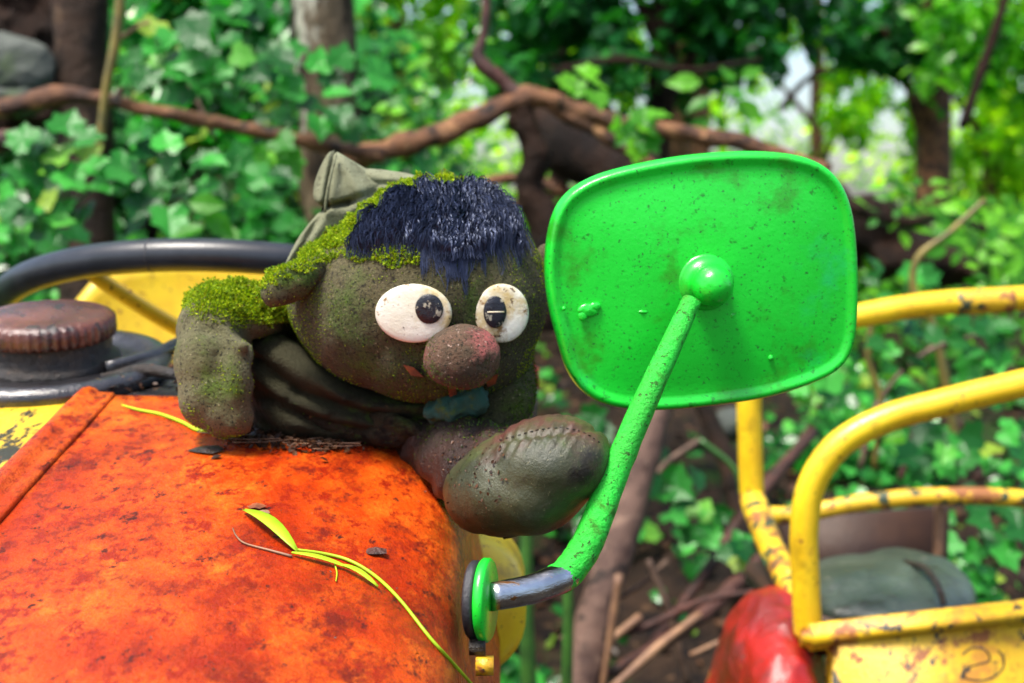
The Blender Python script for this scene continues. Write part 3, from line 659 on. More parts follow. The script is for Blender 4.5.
# front: grille panel with headlight pair
fv = -.165
box('grille', (RX - .33, O0.y - .19, .72), (RX + .33, O0.y - .15, 1.16), 'yellow', tr)
for i in range(9): box('grille_bar', (RX - .27, O0.y - .20, .76 + i * .04), (RX + .27, O0.y - .188, .775 + i * .04), 'black', tr, bev=.002)
for s in (-1, 1):
    c = Vector((RX + s * .24, O0.y - .19, 1.07)); rings = []
    for r, y in [(.06, 0), (.062, -.03), (.055, -.045), (.05, -.04), (.0, -.045)]:
        rings.append([c + Vector((r * math.cos(a), y, r * math.sin(a))) for a in np.linspace(0, 2 * math.pi, 20, endpoint=False)])
    loft('headlight', rings, 'chrome', tr)
box('chassis', (RX - .16, -.1, .42), (RX + .16, 1.9, .74), 'black', tr)
box('engine_block', (RX - .2, 0.05, .66), (RX + .2, 1.05, 1.02), 'brown', tr, bev=.02)
def wheel(x, y, r, wd, tag_, root):
    rings = []
    for rr, xx in [(r * .55, -wd / 2 * .8), (r * .92, -wd / 2), (r, -wd / 2 * .7), (r * 1.0, 0), (r, wd / 2 * .7), (r * .92, wd / 2), (r * .55, wd / 2 * .8)]:
        rings.append([Vector((x + xx, y + rr * math.cos(a) * (1), r + rr * math.sin(a))) for a in np.linspace(0, 2 * math.pi, 40, endpoint=False)])
    w0 = loft('wheel', rings, 'rubber', root, capa=False, capb=False)
    rings = []
    for rr, xx in [(r * .56, -wd * .38), (r * .5, -wd * .1), (r * .15, -wd * .1), (r * .14, wd * .3), (r * .12, wd * .3), (r * .15, wd * .12), (r * .5, wd * .1), (r * .56, wd * .38)]:
        rings.append([Vector((x + xx, y + rr * math.cos(a), r + rr * math.sin(a))) for a in np.linspace(0, 2 * math.pi, 40, endpoint=False)])
    loft('rim', rings, 'yellow', w0)
    V, Fc = [], []
    for i in range(22):
        a = 2 * math.pi * i / 22
        for s in (-1, 1):
            v, f = tube_geo([Vector((x, y + (r + .005) * math.cos(a), r + (r + .005) * math.sin(a))), Vector((x + s * wd * .48, y + r * .97 * math.cos(a + .16 + .04 * s), r + r * .97 * math.sin(a + .16 + .04 * s)))], [.018, .018], seg=6, curve=False, off=len(V)); V += v; Fc += f
    obj('tread', V, Fc, 'rubber', w0)
wheel(RX - .46, .12, .30, .14, 'f', tr); wheel(RX + .46, .12, .30, .14, 'f', tr)
wheel(RX - .56, 1.66, .50, .26, 'r', tr); wheel(RX + .50, 1.74, .44, .22, 'r', tr)
# black scuttle behind the bonnet with the filler flange
V, Fc = [], []
xs = np.linspace(RX - .36, RX + .26, 60); vv = np.linspace(VB - .012, VB + .16, 26)
for v in vv:
    for X in xs:
        edge = (v - vv[0]) / (vv[-1] - vv[0])
        w_ = hw(X if X > RX else 2 * RX - X) - .006 + .004 * noise.noise(Vector((X * 14, v * 14, 2))) + .003 * noise.noise(Vector((X * 50, v * 50, 2)))
        V.append(hp(X, v, w_ - .16 * max(0, edge - .72)))
for i in range(len(vv) - 1):
    for j in range(len(xs) - 1): a = i * len(xs) + j; Fc.append([a, a + 1, a + 1 + len(xs), a + len(xs)])
o = obj('scuttle', V, Fc, 'black', tr, label='wet black scuttle panel'); sm = o.modifiers.new('t', 'SOLIDIFY'); sm.thickness = .01; sm.offset = -1
# filler: flange, neck, cap
fc_v, fc_x = 1.188, -.402
def ring_at(c, r, w_, n=64, f=lambda a: 1):
    return [hp(c[0], c[1], 0) + Vector((1, 0, 0)) * r * f(a) * math.cos(a) + ev * r * f(a) * math.sin(a) + en * w_ for a in np.linspace(0, 2 * math.pi, n, endpoint=False)]
cc = (fc_x, fc_v)
loft('filler_flange', [ring_at(cc, .106, -.006), ring_at(cc, .105, .003), ring_at(cc, .099, .008), ring_at(cc, .084, .009), ring_at(cc, .080, .004), ring_at(cc, .055, .003)], 'black', tr)
loft('filler_neck', [ring_at(cc, .062, .000), ring_at(cc, .060, .008), ring_at(cc, .054, .012), ring_at(cc, .0545, .020), ring_at(cc, .054, .035)], 'tar', tr)
kn = lambda a: 1 + .035 * abs(math.sin(a * 24))
CH = -.010
cap = loft('filler_cap', [ring_at(cc, .050, .038 + CH, 192), ring_at(cc, .0565, .037 + CH, 192, kn), ring_at(cc, .0575, .042 + CH, 192, kn), ring_at(cc, .057, .052 + CH, 192, kn), ring_at(cc, .0555, .0550 + CH, 192), ring_at(cc, .049, .0575 + CH, 192), ring_at(cc, .042, .0572 + CH, 192), ring_at(cc, .036, .0595 + CH, 192), ring_at(cc, .02, .0615 + CH, 192), ring_at(cc, .002, .062 + CH, 192)], 'rust', tr,
     label='wet red brown screw cap with ribbed edge')
for k, (a, b, c_) in enumerate([(118, 358, .02), (135, 352, .015), (150, 372, .018), (128, 376, .02)]):
    pass
tube('cable', [top(-.345, 1.16, .006), top(-.315, 1.19, .008), top(-.30, 1.24, .007), top(-.30, 1.30, .005)], .006, 'black', tr, rough=.2)
tube('cable', [top(-.34, 1.13, .004), top(-.31, 1.15, .007), top(-.27, 1.14, .005), top(-.22, 1.16, .004)], .005, 'tar', tr, rough=.3)
# steering wheel: tilted ring, three spokes, hub, column
RWH = .27; tilt = R(20)
su = Vector((1, 0, -.02)).normalized(); sv = Vector((0, -math.cos(tilt), math.sin(tilt))); sn = su.cross(sv)
if sn.z < 0: sn = -sn
SWc = P(205, 255, 1.35) - sv * RWH
pts = [SWc + su * RWH * math.cos(a) + sv * RWH * math.sin(a) for a in np.linspace(0, 2 * math.pi, 97)]
V, Fc = tube_geo(pts, .0160, seg=20, curve=False, cap=False); sw = obj('steering_wheel', V, Fc, 'plastic', tr, label='black steering wheel rim')
for a in (R(66), R(101), R(150)):                      # dark joints in the rim grip
    c = [SWc + su * RWH * math.cos(a + d) + sv * RWH * math.sin(a + d) for d in (-.004, 0, .004)]
    tube('grip_joint', c, .0163, 'rubber', sw, seg=20, curve=False)
hubp = SWc - sn * .03
for a in (R(118), R(-2), R(-122)):
    e = SWc + su * RWH * math.cos(a) + sv * RWH * math.sin(a)
    tube('spoke', [e, e.lerp(hubp, .12) - sn * .006, e.lerp(hubp, .55) - sn * .012, hubp - sn * .005], [.0065, .0085, .0095, .011], 'yellow', sw)
rings = [[hubp + su * r * math.cos(a) + sv * r * math.sin(a) + sn * h for a in np.linspace(0, 2 * math.pi, 28, endpoint=False)] for r, h in [(.001, -.03), (.040, -.028), (.045, -.015), (.044, .004), (.03, .014), (.001, .016)]]
loft('hub', rings, 'yellow', sw)
tube('steering_column', [hubp - sn * .02, hubp - sn * .4, hubp - sn * .75], .022, 'yellow', tr)
# yellow seat shell behind the wheel
V, Fc = [], []
nu, nv = 28, 20
for j in range(nv):
    t = j / (nv - 1)
    for i in range(nu):
        u = i / (nu - 1) * 2 - 1
        hgt = (1 - abs(u) ** 6 * .9)
        yy = 1.95 - .14 * u * u - .28 * (1 - t) ** 2
        zz = 1.08 + (.52 * t) * hgt ** .6
        V.append(Vector((-.36 + u * .30 * (1 - .10 * t), yy, zz)))
for j in range(nv - 1):
    for i in range(nu - 1): a = j * nu + i; Fc.append([a, a + 1, a + 1 + nu, a + nu])
st = obj('seat', V, Fc, 'yellow', tr, label='yellow seat shell behind the steering wheel'); sm = st.modifiers.new('t', 'SOLIDIFY'); sm.thickness = .02
box('seat_base', (-.62, 1.55, .86), (-.10, 1.93, 1.08), 'yellow', tr, bev=.02)
box('platform', (-.70, 1.1, .70), (-.02, 2.0, .76), 'yellow', tr, bev=.01)
# yellow rear cowl whose rounded side shows right of the bonnet
rings = []
for Y, g in [(1.16, .92), (1.17, 1), (1.26, 1), (1.27, .93)]:
    rg = []
    for a in np.linspace(0, 2 * math.pi, 48, endpoint=False):
        c_, s_ = math.cos(a), math.sin(a)
        x = .178 * g * abs(c_) ** .55 * (1 if c_ > 0 else -1); z = .072 * g * abs(s_) ** .8 * (1 if s_ > 0 else -1)
        rg.append(Vector((-.166 + x, Y, 1.322 + z)))
    rings.append(rg)
loft('fuel_tank', rings, 'yellow', tr)
# yellow lower trim with bolt under the mirror mount
rings = []
for v in np.linspace(.56, .93, 20):
    w0 = -HB - .086 ; X0 = lastx + .0225
    rings.append([hp(X0 + dx, v, w0 + dw) for dx, dw in [(0, -.14), (.010, -.14), (.012, -.07), (.012, -.012), (.008, -.001), (0, 0)]])
loft('side_trim', rings, 'ychip', tr)
vm, _ = plane_v(491, 651, -HB - .09)
pm = P(492, 650, .86)
tube('bolt', [pm + Vector((-.014, 0, .002)), pm + Vector((-.004, 0, .002))], .0058, 'tar', tr, seg=6, curve=False)
tube('bolt', [pm + Vector((-.010, -.003, -.009)), pm + Vector((.001, -.003, -.009))], .0062, 'ychip', tr, seg=10, curve=False)
# small red lamp glimpsed behind the doll's arm
box('rear_lamp', tuple(P(526, 390, 1.5) - Vector((0, .01, 0))), tuple(P(539, 364, 1.5) + Vector((0, .01, 0))), 'red', tr, bev=.004)
tube('lamp_stalk', [P(533, 388, 1.5), P(531, 430, 1.5), P(500, 560, 1.5)], .005, 'black', tr)

# ---- side mirror: back shell, lip, glass, ball joint, arm, mount
mc = P(705, 284, 1.0); mu = Vector((1, .10, -.012)).normalized(); mn = Vector((-.10, 1, .06)).normalized(); mv = mn.cross(mu) * -1
mv = (mv - mu * mv.dot(mu)).normalized();
if mv.z < 0: mv = -mv
OUT = [(545, 262), (549, 225), (560, 200), (583, 182), (620, 169), (680, 157), (740, 152), (785, 154), (815, 163), (836, 182), (849, 212), (856, 255), (859, 300), (857, 340), (845, 364), (818, 380), (770, 395), (710, 404), (655, 408), (615, 404), (588, 392), (570, 370), (558, 335), (549, 300)]
def shell_ring(sc_, d, inset=0):
    ctr = Vector((702, 281, 0)); P2 = []
    q = [Vector((a, b, 0)) for a, b in OUT]; n = len(q); out = []
    for i in range(n):
        a, b, c, e = q[i - 1], q[i], q[(i + 1) % n], q[(i + 2) % n]
        for k in range(5):
            t = k / 5
            out.append(.5 * ((2 * b) + (c - a) * t + (2 * a - 5 * b + 4 * c - e) * t * t + (3 * b - a - 3 * c + e) * t ** 3))
    m = len(out)
    for i, p in enumerate(out):
        tg = (out[(i + 2) % m] - out[i - 2]).normalized(); nrm = Vector((-tg.y, tg.x, 0))
        if nrm.dot(ctr - p) < 0: nrm = -nrm
        w2 = p + nrm * inset; w2 = ctr + (w2 - ctr) * sc_
        P2.append(mc + mu * ((w2.x - 702) / F * 1.018) - mv * ((w2.y - 281) / F * 1.018) + mn * d)
    return P2
rings = [shell_ring(.92, .016, 9), shell_ring(1, .016, 5), shell_ring(1, .015, 1), shell_ring(1, .010, -1), shell_ring(1, .003, 0), shell_ring(1, -.0010, 2), shell_ring(1, -.0021, 4.5), shell_ring(1, -.0016, 8), shell_ring(1, .0002, 11), shell_ring(1, .0005, 15), shell_ring(.9, -.0004, 16), shell_ring(.7, -.0022, 16), shell_ring(.45, -.0034, 16), shell_ring(.2, -.0040, 16), shell_ring(.01, -.0042, 16)]
mir = loft('side_mirror', rings, 'green', tr, capa=True, capb=False, label='bright green painted back of the mirror with rounded corners and raised rim')
loft('mirror_glass', [shell_ring(.94, .0175, 9), shell_ring(.93, .0185, 9)], 'glass', mir)
jb = mc - mv * (-2 / F) - mn * .016
def cyl_ring(c, r, off, n=36): return [c + (mu * math.cos(a) + mv * math.sin(a)) * r + mn * off for a in np.linspace(0, 2 * math.pi, n, endpoint=False)]
loft('joint_collar', [cyl_ring(jb, .0205, .0140), cyl_ring(jb, .0198, .0120), cyl_ring(jb, .0180, .0112), cyl_ring(jb, .0150, .0100), cyl_ring(jb, .0125, .004), cyl_ring(jb, .011, -.003)], 'green', mir)
o, _, _ = blob('ball_joint', [(jb - mn * .006, .0145, 0)], 'green', mir, vox=.0012, smooth=4, disp=lambda c, n: .0003 * fray(c, 120))
# paint runs and blisters
for (a, b, rx, ry) in [(584, 308, 11, 7), (579, 313, 5, 6), (591, 304, 6, 5), (560, 306, 2.2, 2.6), (640, 309, 8, 2.5), (730, 312, 5, 4), (700, 252, 14, 4), (724, 262, 4, 6), (772, 355, 3, 3)]:
    c = mc + mu * ((a - 702) / F) - mv * ((b - 281) / F) - mn * .0022
    rot = Matrix((mu, mn, mv)).transposed().to_4x4()
    blob('paint_blister', [(c, (rx / F, .0018, ry / F), rot)], 'green', mir, vox=.0008, smooth=3, disp=lambda c, n: .0004 * fray(c, 300))
# arm
A1 = [P(692, 300, .972), P(676, 335, .962), P(645, 402, .945), P(614, 475, .93), P(594, 528, .915), P(582, 553, .909), P(566, 574, .902), P(556, 580, .898)]
tube('mirror_arm', A1, [pr(9.5, .97), pr(11, .96), pr(12.5, .95), pr(14.5, .93), pr(16, .915), pr(16.6, .909), pr(16.4, .902), pr(16.2, .898)], 'gmoss', mir, seg=24, rough=.06, rs=220, label='green painted upper arm of the mirror')
A2 = [P(574, 566, .906), P(563, 577, .90), P(549, 583, .893), P(528, 590, .885), P(490, 597, .872)]
tube('chrome_elbow', A2, [pr(15.6, .91), pr(15.6, .9), pr(15.6, .893), pr(15.2, .885), pr(14.6, .872)], 'chrome', mir, seg=28, rough=.02, rs=200)
mtc = P(487, 600, .872); mx_ = Vector((1, -.20, .02)).normalized(); my_ = Vector((.2, 1, 0)).normalized(); mz_ = mx_.cross(my_)
def disc(c, r, lo, hi, bev=.0015, k=1.0):
    return [[c + (my_ * math.cos(a) * k + mz_ * math.sin(a)) * rr + mx_ * d for a in np.linspace(0, 2 * math.pi, 40, endpoint=False)] for rr, d in [(r - bev, lo), (r, lo + bev), (r, hi - bev), (r - bev, hi), (.001, hi)]]
loft('mount_gasket', disc(mtc, .0245, -.011, -.0045), 'rubber', mir)
loft('mount_plate', disc(mtc, .0262, -.004, .0025), 'green', mir)
# tiny debris stuck on the chrome and mount
#@@MACHINE2
# ================================================================== YELLOW RAILED TRACTOR
tb = empty('tractor', (.62, 1.85, 0), 'old yellow tractor with bent tube rails, red mudguard and grey green seat', 'tractor')
def rail(pix, Y, wp, m, label=None):
    Ys = Y if hasattr(Y, '__len__') else [Y] * len(pix)
    return tube('rail', [P(a, b, q) for (a, b), q in zip(pix, Ys)], [wp * q / F / 2 for q in Ys], m, tb, seg=18, sub=8, rough=.02, rs=40, label=label)
rail([(808, 636), (806, 590), (804, 530), (812, 484), (838, 446), (885, 419), (950, 401), (1030, 382), (1120, 362)], 1.60, 29, 'yellow', 'front loop of bright yellow tube')
rail([(752, 500), (750, 440), (750, 395), (762, 358), (800, 328), (858, 316), (930, 304), (1030, 298), (1130, 294)], 1.95, 25, 'yellow', 'rear upper rail with chipped dark patch')
rail([(955, 303), (985, 301), (1012, 300)], 1.948, 25.8, 'gchip', 'chipped dark stretch of the upper rail')
rail([(752, 498), (768, 540), (785, 575), (806, 615)], [1.95, 1.85, 1.75, 1.66], 27, 'gchip', 'slanting tube with black and yellow flaking paint')
rail([(762, 515), (800, 514), (858, 503), (920, 497), (980, 496), (1040, 500)], [1.95] * 6, 18, 'gchip', 'lower rail with patches of green paint')
tube('foot_tube', [P(798, 636, 1.60), P(826, 636, 1.60)], pr(12, 1.6), 'yellow', tb, seg=16, curve=False)
# box: front panel with rolled top rim
z0 = .62
bx = [P(836, 640, 1.56), P(1080, 606, 1.62)]
def quadbox(name, a, b, h, dpt, m, bev=.004, label=None, up=Vector((0, 0, 1))):
    d = Vector((-(b - a).y, (b - a).x, 0)).normalized() * dpt
    V = [a - up * h, b - up * h, b - up * h + d, a - up * h + d, a, b, b + d, a + d]
    Fc = [[0, 3, 2, 1], [4, 5, 6, 7], [0, 1, 5, 4], [1, 2, 6, 5], [2, 3, 7, 6], [3, 0, 4, 7]]
    return bevel_obj(obj(name, V, Fc, m, tb, label=label), bev)
quadbox('box_panel', bx[0], bx[1], .45, .03, 'ychip', .004, 'yellow box panel with rust flakes')
quadbox('box_rim', P(806, 628, 1.553), P(1090, 596, 1.61), .030, .024, 'ychip', .008, 'rolled yellow top edge with flaking paint')
tube('scratched_emblem', [P(a, b, 1.549) for a, b in [(962, 655), (972, 648), (985, 650), (990, 660), (980, 664), (968, 668), (965, 678), (985, 680), (1000, 672), (1004, 660), (998, 650)]], .0012, 'tar', tb, seg=6)
# seat pad
blob('seat_pad', [E(880, 592, 1.78, 88, 30, .13), E(910, 588, 1.80, 60, 34, .12), E(925, 590, 1.80, 45, 32, .12), E(858, 597, 1.76, 62, 22, .12)], 'seat', tb, vox=.006, smooth=10,
     disp=lambda c, n: .004 * fray(c, 14), label='weathered grey green padded seat')
tube('seat_piping', [P(a, b, y) for a, b, y in [(905, 562, 1.78), (925, 568, 1.72), (938, 585, 1.67), (944, 605, 1.66)]], .004, 'tar', tb)
quadbox('seat_tray', P(818, 632, 1.62), P(1000, 622, 1.64), .03, .34, 'brown', .004)
# dark back panel
quadbox('back_panel', P(762, 522, 1.99), P(950, 508, 1.99), .16, .02, 'brown', .004, 'dark brown back panel')
tube('back_stay', [P(940, 505, 1.97), P(938, 560, 1.97)], .008, 'pale', tb)
# red mudguard: bowed sheet
blob('mudguard', [(Vector((.312, 1.68, .975)), (.072, .20, .225), 0), (Vector((.310, 1.64, .88)), (.082, .24, .22), 0), (Vector((.325, 1.70, 1.08)), (.042, .12, .12), 0)], 'red', tb, vox=.006, smooth=8,
     disp=lambda c, n: .010 * fray(c, 9) + .003 * fray(c, 30), label='glossy dented red mudguard')
wheel(.31, 1.70, .36, .10, 'r', tb); wheel(1.12, 1.80, .40, .18, 'r', tb); wheel(.80, .9, .26, .14, 'f', tb)
box('chassis', (.58, .8, .38), (.86, 2.0, .62), 'black', tb)
tube('axle', [Vector((.3, 1.8, .40)), Vector((1.15, 1.8, .40))], .04, 'black', tb, curve=False)
#@@DOLL
# ================================================================== DOLL
dl = empty('doll', top(-.13, 1.03), 'weathered mossy cloth doll with big white eyes slumped on the orange bonnet', 'doll')
YH = 1.06
def face_disp(c, n):
    px, py = proj(c); d = .0012 * fray(c, 28) + .0004 * fray(c, 140)
    if n.y < .2:
        # muzzle swell and shallow sockets
        d += .006 * math.exp(-((px - 455) / 60) ** 2 - ((py - 378) / 28) ** 2)
    return d
head, hco, hfc = blob('head', [E(436, 292, YH, 110, 107, .088, 0), E(400, 306, YH + .004, 104, 84, .085, 8), E(470, 300, YH, 79, 80, .080, 0), E(438, 250, YH + .01, 84, 70, .080),
      E(412, 346, YH - .004, 78, 52, .070, -14), E(480, 340, YH, 56, 50, .064), E(350, 300, YH + .01, 62, 66, .07)], 'skin', dl, vox=.0028, smooth=14, disp=face_disp)
HB_ = bvh(hco, hfc)
def on_head(px, py, lift=0):
    h = HB_.ray_cast(CAM, ray(px, py))
    if h[0] is None: h = HB_.find_nearest(P(px, py, YH - .05))
    return h[0] + h[1] * lift, h[1]
def disc_on(name, px, py, rx, ry, thick, m, parent, lift=0, tiltup=0, n=40, dome=.4, flat=None):
    c, nm = on_head(px, py)
    nm = (nm * .45 + Vector((-.02, -1, .05)) * .55).normalized() if flat is None else flat
    x = Vector((1, 0, 0)); x = (x - nm * x.dot(nm)).normalized(); z = nm.cross(x) * -1
    if z.z < 0: z = -z
    s = c.y / F; rings = []
    for f, d in [(.94, -.006), (1, 0), (1.0, thick * .55), (.965, thick * .8), (.9, thick), (.7, thick * (1 + dome * .5)), (.4, thick * (1 + dome)), (.02, thick * (1 + dome * 1.2))]:
        rings.append([c + (x * rx * s * math.cos(a) + z * ry * s * math.sin(a)) * f + nm * (d + lift) for a in np.linspace(0, 2 * math.pi, n, endpoint=False)])
    return loft(name, rings, m, parent), nm, c
e1, n1_, c1 = disc_on('eye', 414, 313, 38.5, 29.5, .0034, 'white', head, lift=.0008)
e2, n2_, c2 = disc_on('eye', 501, 313, 27.5, 29.5, .0034, 'white', head, lift=.0015)
def pupil(px, py, c, nm, rx, ry, lift=.0054):
    # sits on the eye's domed front
    s = c.y / F; d = ray(px, py); t = (c + nm * lift - CAM).dot(nm) / d.dot(nm); p = CAM + d * t
    x = Vector((1, 0, 0)); x = (x - nm * x.dot(nm)).normalized(); z = nm.cross(x)
    z = z if z.z > 0 else -z
    rings = [[p + (x * rx * s * math.cos(a) + z * ry * s * math.sin(a)) * f + nm * d_ for a in np.linspace(0, 2 * math.pi, 30, endpoint=False)] for f, d_ in [(1, -.004), (1, .0002), (.93, .0008), (.5, .0012), (.02, .0013)]]
    loft('pupil', rings, 'pupil', head)
    return p, x, z, s
pupil(429, 309, c1, n1_, 14, 15)
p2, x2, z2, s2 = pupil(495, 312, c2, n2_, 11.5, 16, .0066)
tube('pupil_slit', [p2 - x2 * 8 * s2 + n2_ * .0012, p2 + x2 * 9 * s2 + n2_ * .0012], .0006, 'white', head, seg=6, curve=False)  # white slit line across the right pupil
# nose
nc, nn = on_head(462, 356)
nose, nco, nfc = blob('nose', [(P(462, 357, nc.y - .012), (pr(39, 1.0) * .97, .028, pr(33, 1.0) * .97), 6)], 'nose', head, vox=.0016, smooth=6, disp=lambda c, n: .0010 * fray(c, 50) + .0003 * fray(c, 220))
# ear (with moss)
ear, eco, efc = blob('ear', [E(290, 284, 1.005, 29, 19, .014, 32), E(308, 272, 1.015, 20, 14, .016, 30), E(276, 293, 1.0, 15, 14, .012, 0)], 'skin', head, vox=.0018, smooth=6, disp=lambda c, n: .0014 * fray(c, 40))
ear2, _, _ = blob('ear', [E(546, 262, 1.09, 12, 18, .014, 0)], 'skin', head, vox=.0018, smooth=6, disp=lambda c, n: .0014 * fray(c, 40))
# orange felt mouth corners
for q in [[(404, 364), (414, 366), (424, 375), (412, 373)], [(446, 378), (452, 376), (455, 390), (448, 393)], [(484, 376), (496, 371), (494, 380), (487, 383)]]:
    pts = []
    for a, b in q: pts.append(on_head(a, b, .0035)[0])
    back = [p + Vector((0, .004, 0)) for p in pts]
    loft('mouth_edge', [pts, back], 'ored', head, smooth=False)
# torso: slumped body under the head, folds running to the right
def torso_disp(c, n):
    px, py = proj(c)
    f = math.sin((py - .42 * (px - 250)) * .23 + 1.5 * noise.noise(c * 18)) 
    return .0036 * f + .0028 * fray(c, 26)
torso, tco, tfc = blob('torso', [E(300, 372, 1.13, 62, 52, .075, 0), E(360, 392, 1.12, 75, 46, .07, -12), E(430, 408, 1.10, 62, 34, .055, -8), E(285, 340, 1.14, 50, 40, .05), E(470, 415, 1.09, 40, 28, .045), E(345, 412, 1.09, 88, 24, .05, -8), E(410, 425, 1.07, 60, 22, .045, -6)],
     'torso', dl, vox=.0034, smooth=6, disp=torso_disp, label='dark wet folded cloth body')
# neck band / collar roll below the head
pouch('jacket', [(248, 344), (272, 332), (300, 345), (330, 366), (372, 386), (420, 396), (470, 398), (500, 408), (492, 428), (462, 442), (410, 448), (360, 444), (310, 440), (272, 436), (254, 424), (250, 385)], 1.065, .034, 'collar', dl,
      'dark olive jacket front with long damp folds under the chin', creases=[(250, 352, 300, 388, 6, .010), (300, 388, 380, 412, 6, .010), (380, 412, 480, 420, 5, .008), (262, 392, 330, 420, 5, .009), (330, 420, 430, 436, 5, .007), (280, 350, 350, 392, 7, -.006), (258, 372, 330, 406, 6, -.006), (256, 405, 280, 432, 4, .007)], nb=22)
blob('neckerchief', [E(458, 406, 1.015, 27, 15, .016, 12), E(476, 402, 1.01, 13, 15, .014, -30), E(440, 411, 1.02, 16, 11, .014, 0)], 'teal', dl, vox=.002, smooth=4, disp=lambda c, n: .0040 * fray(c, 75), label='teal neckerchief knot')
def arm_cut(c):
    # the sleeve end hangs with a straight hem on its inner side
    px, py = proj(c)
    lim = 252 + 1.5 * math.sin(py * .2)
    if py > 338 and px > lim: c.x -= (px - lim) * .92 * c.y / F
    return c
# left (viewer) arm: mossy shoulder and hanging sleeve with open end
def arm_disp(c, n):
    px, py = proj(c)
    d = .0008 * fray(c, 24) + .0003 * fray(c, 120)
    d += .0004 * math.sin((px - 175) * .13 + .03 * py) * math.exp(-((py - 385) / 40) ** 2)
    d -= .003 * math.exp(-((py - (330 + .16 * (px - 205))) / 6) ** 2) * (1 if px > 200 else 0)
    d -= .0015 * math.exp(-((px - (214 + .25 * (py - 350))) / 4.5) ** 2) * (1 if 352 < py < 425 else 0)
    return d
arm, aco, afc = blob('arm', [E(235, 318, 1.075, 52, 34, .045, 0), E(215, 330, 1.05, 38, 38, .04), E(262, 318, 1.10, 34, 32, .045), E(210, 360, 1.032, 36, 44, .036), E(215, 392, 1.028, 36, 40, .034), E(226, 406, 1.024, 30, 32, .030), E(238, 385, 1.020, 22, 52, .028), E(238, 414, 1.018, 22, 22, .024)] + chain([(225, 336, 1.015, 9), (243, 345, 1.003, 8)], 6),
     'sleeve', dl, vox=.0026, smooth=9, disp=arm_disp, post=arm_cut, label='grey olive drooping sleeve with mossy shoulder')
# right (viewer) arm behind the mirror edge
arm2, a2co, a2fc = blob('arm', chain([(512, 352, 1.09, 20), (511, 380, 1.06, 25), (508, 402, 1.045, 27), (498, 424, 1.04, 24)], 5) , 'sleeve', dl, vox=.0026, smooth=8, disp=lambda c, n: .0016 * fray(c, 24), label='short mossy arm behind the nose')
# leg and shoe
def leg_disp(c, n):
    return .0028 * fray(c, 30) + .0012 * math.sin(proj(c)[0] * .25 + proj(c)[1] * .1)
leg, lco, lfc = blob('leg', chain([(405, 440, 1.09, 28), (448, 452, 1.03, 38), (480, 470, .985, 50), (510, 478, .965, 50)], 7), 'legcloth', dl, vox=.003, smooth=8, disp=leg_disp, label='brown trouser leg')
def shoe_disp(c, n):
    px, py = proj(c); d = .0012 * fray(c, 30)
    # gathered wrinkles running down from the stitched seam
    if n.y < .3:
        sy = 437 - .10 * (px - 505) + .0022 * (px - 555) ** 2 * .35
        wgt = math.exp(-((py - (sy + 2)) / 16) ** 2) * (1 if 495 < px < 575 else .25)
        d += .0010 * wgt * math.sin((px + .55 * (py - 430)) * .62)
        d -= .0022 * math.exp(-((py - sy) / 2.8) ** 2) * (1 if 498 < px < 602 else 0)
    return d
shoe, sco, sfc = blob('shoe', [E(547, 464, .945, 66, 49, .046, 12), E(510, 484, .955, 62, 52, .046, 22), E(480, 492, .965, 38, 42, .04, 0), E(574, 456, .94, 38, 33, .034, 10), E(532, 484, .948, 62, 50, .046, 14)],
     'shoe', dl, vox=.0022, smooth=22, disp=shoe_disp, label='big rounded shoe with stitched toe seam')
SB = bvh(sco, sfc)
def on(b, px, py, lift=0):
    h = b.ray_cast(CAM, ray(px, py)); return (h[0] + h[1] * lift, h[1]) if h[0] is not None else (None, None)
seam = [(500, 440), (515, 436), (530, 432), (545, 429), (560, 428), (575, 430), (588, 435), (600, 443)]
st_l = []
sp_ = catmull([Vector((a, b, 0)) for a, b in seam], 5)
for k in range(0, len(sp_) - 1, 2):
    a, _ = on(SB, sp_[k].x, sp_[k].y, .0004); b, _ = on(SB, sp_[k + 1].x, sp_[k + 1].y, .0004)
    if a is not None and b is not None: st_l.append(([a, a.lerp(b, random.uniform(.6, 1))], [.00035, .0003]))
if st_l: tubes('stitching', st_l, 'tar', shoe, seg=6, curve=False)
tube('shoe_stud', [P(508, 527, .945), P(510, 538, .943)], [.007, .0045], 'shoe', shoe)
# hat: folded canvas peak behind the head + band to the right
hat = pouch('hat', [(334, 150), (345, 156), (360, 165), (378, 176), (394, 190), (398, 206), (376, 222), (344, 240), (322, 254), (304, 268), (284, 272), (289, 256), (300, 236), (316, 216), (322, 208), (314, 199), (314, 186), (320, 168), (328, 154)], 1.125, .024, 'hat', dl,
            'grey green canvas hat peak folded behind the head', creases=[(335, 152, 329, 205, 2.4, .010), (322, 209, 350, 203, 3.0, .012), (350, 203, 388, 190, 4, .006), (329, 205, 296, 262, 4, .006), (345, 162, 366, 198, 6, -.005)], nb=18)
pouch('hat_band', [(360, 168), (385, 170), (410, 174), (428, 182), (410, 196), (380, 205), (350, 200), (352, 182)], 1.13, .018, 'hat', hat, creases=[(360, 184, 415, 184, 3, .003)])
tube('hat_seam', [P(336, 154, 1.105), P(331, 175, 1.098), P(327, 195, 1.097), (P(325, 212, 1.1))], .0011, 'hat', hat, rough=.3, rs=300)

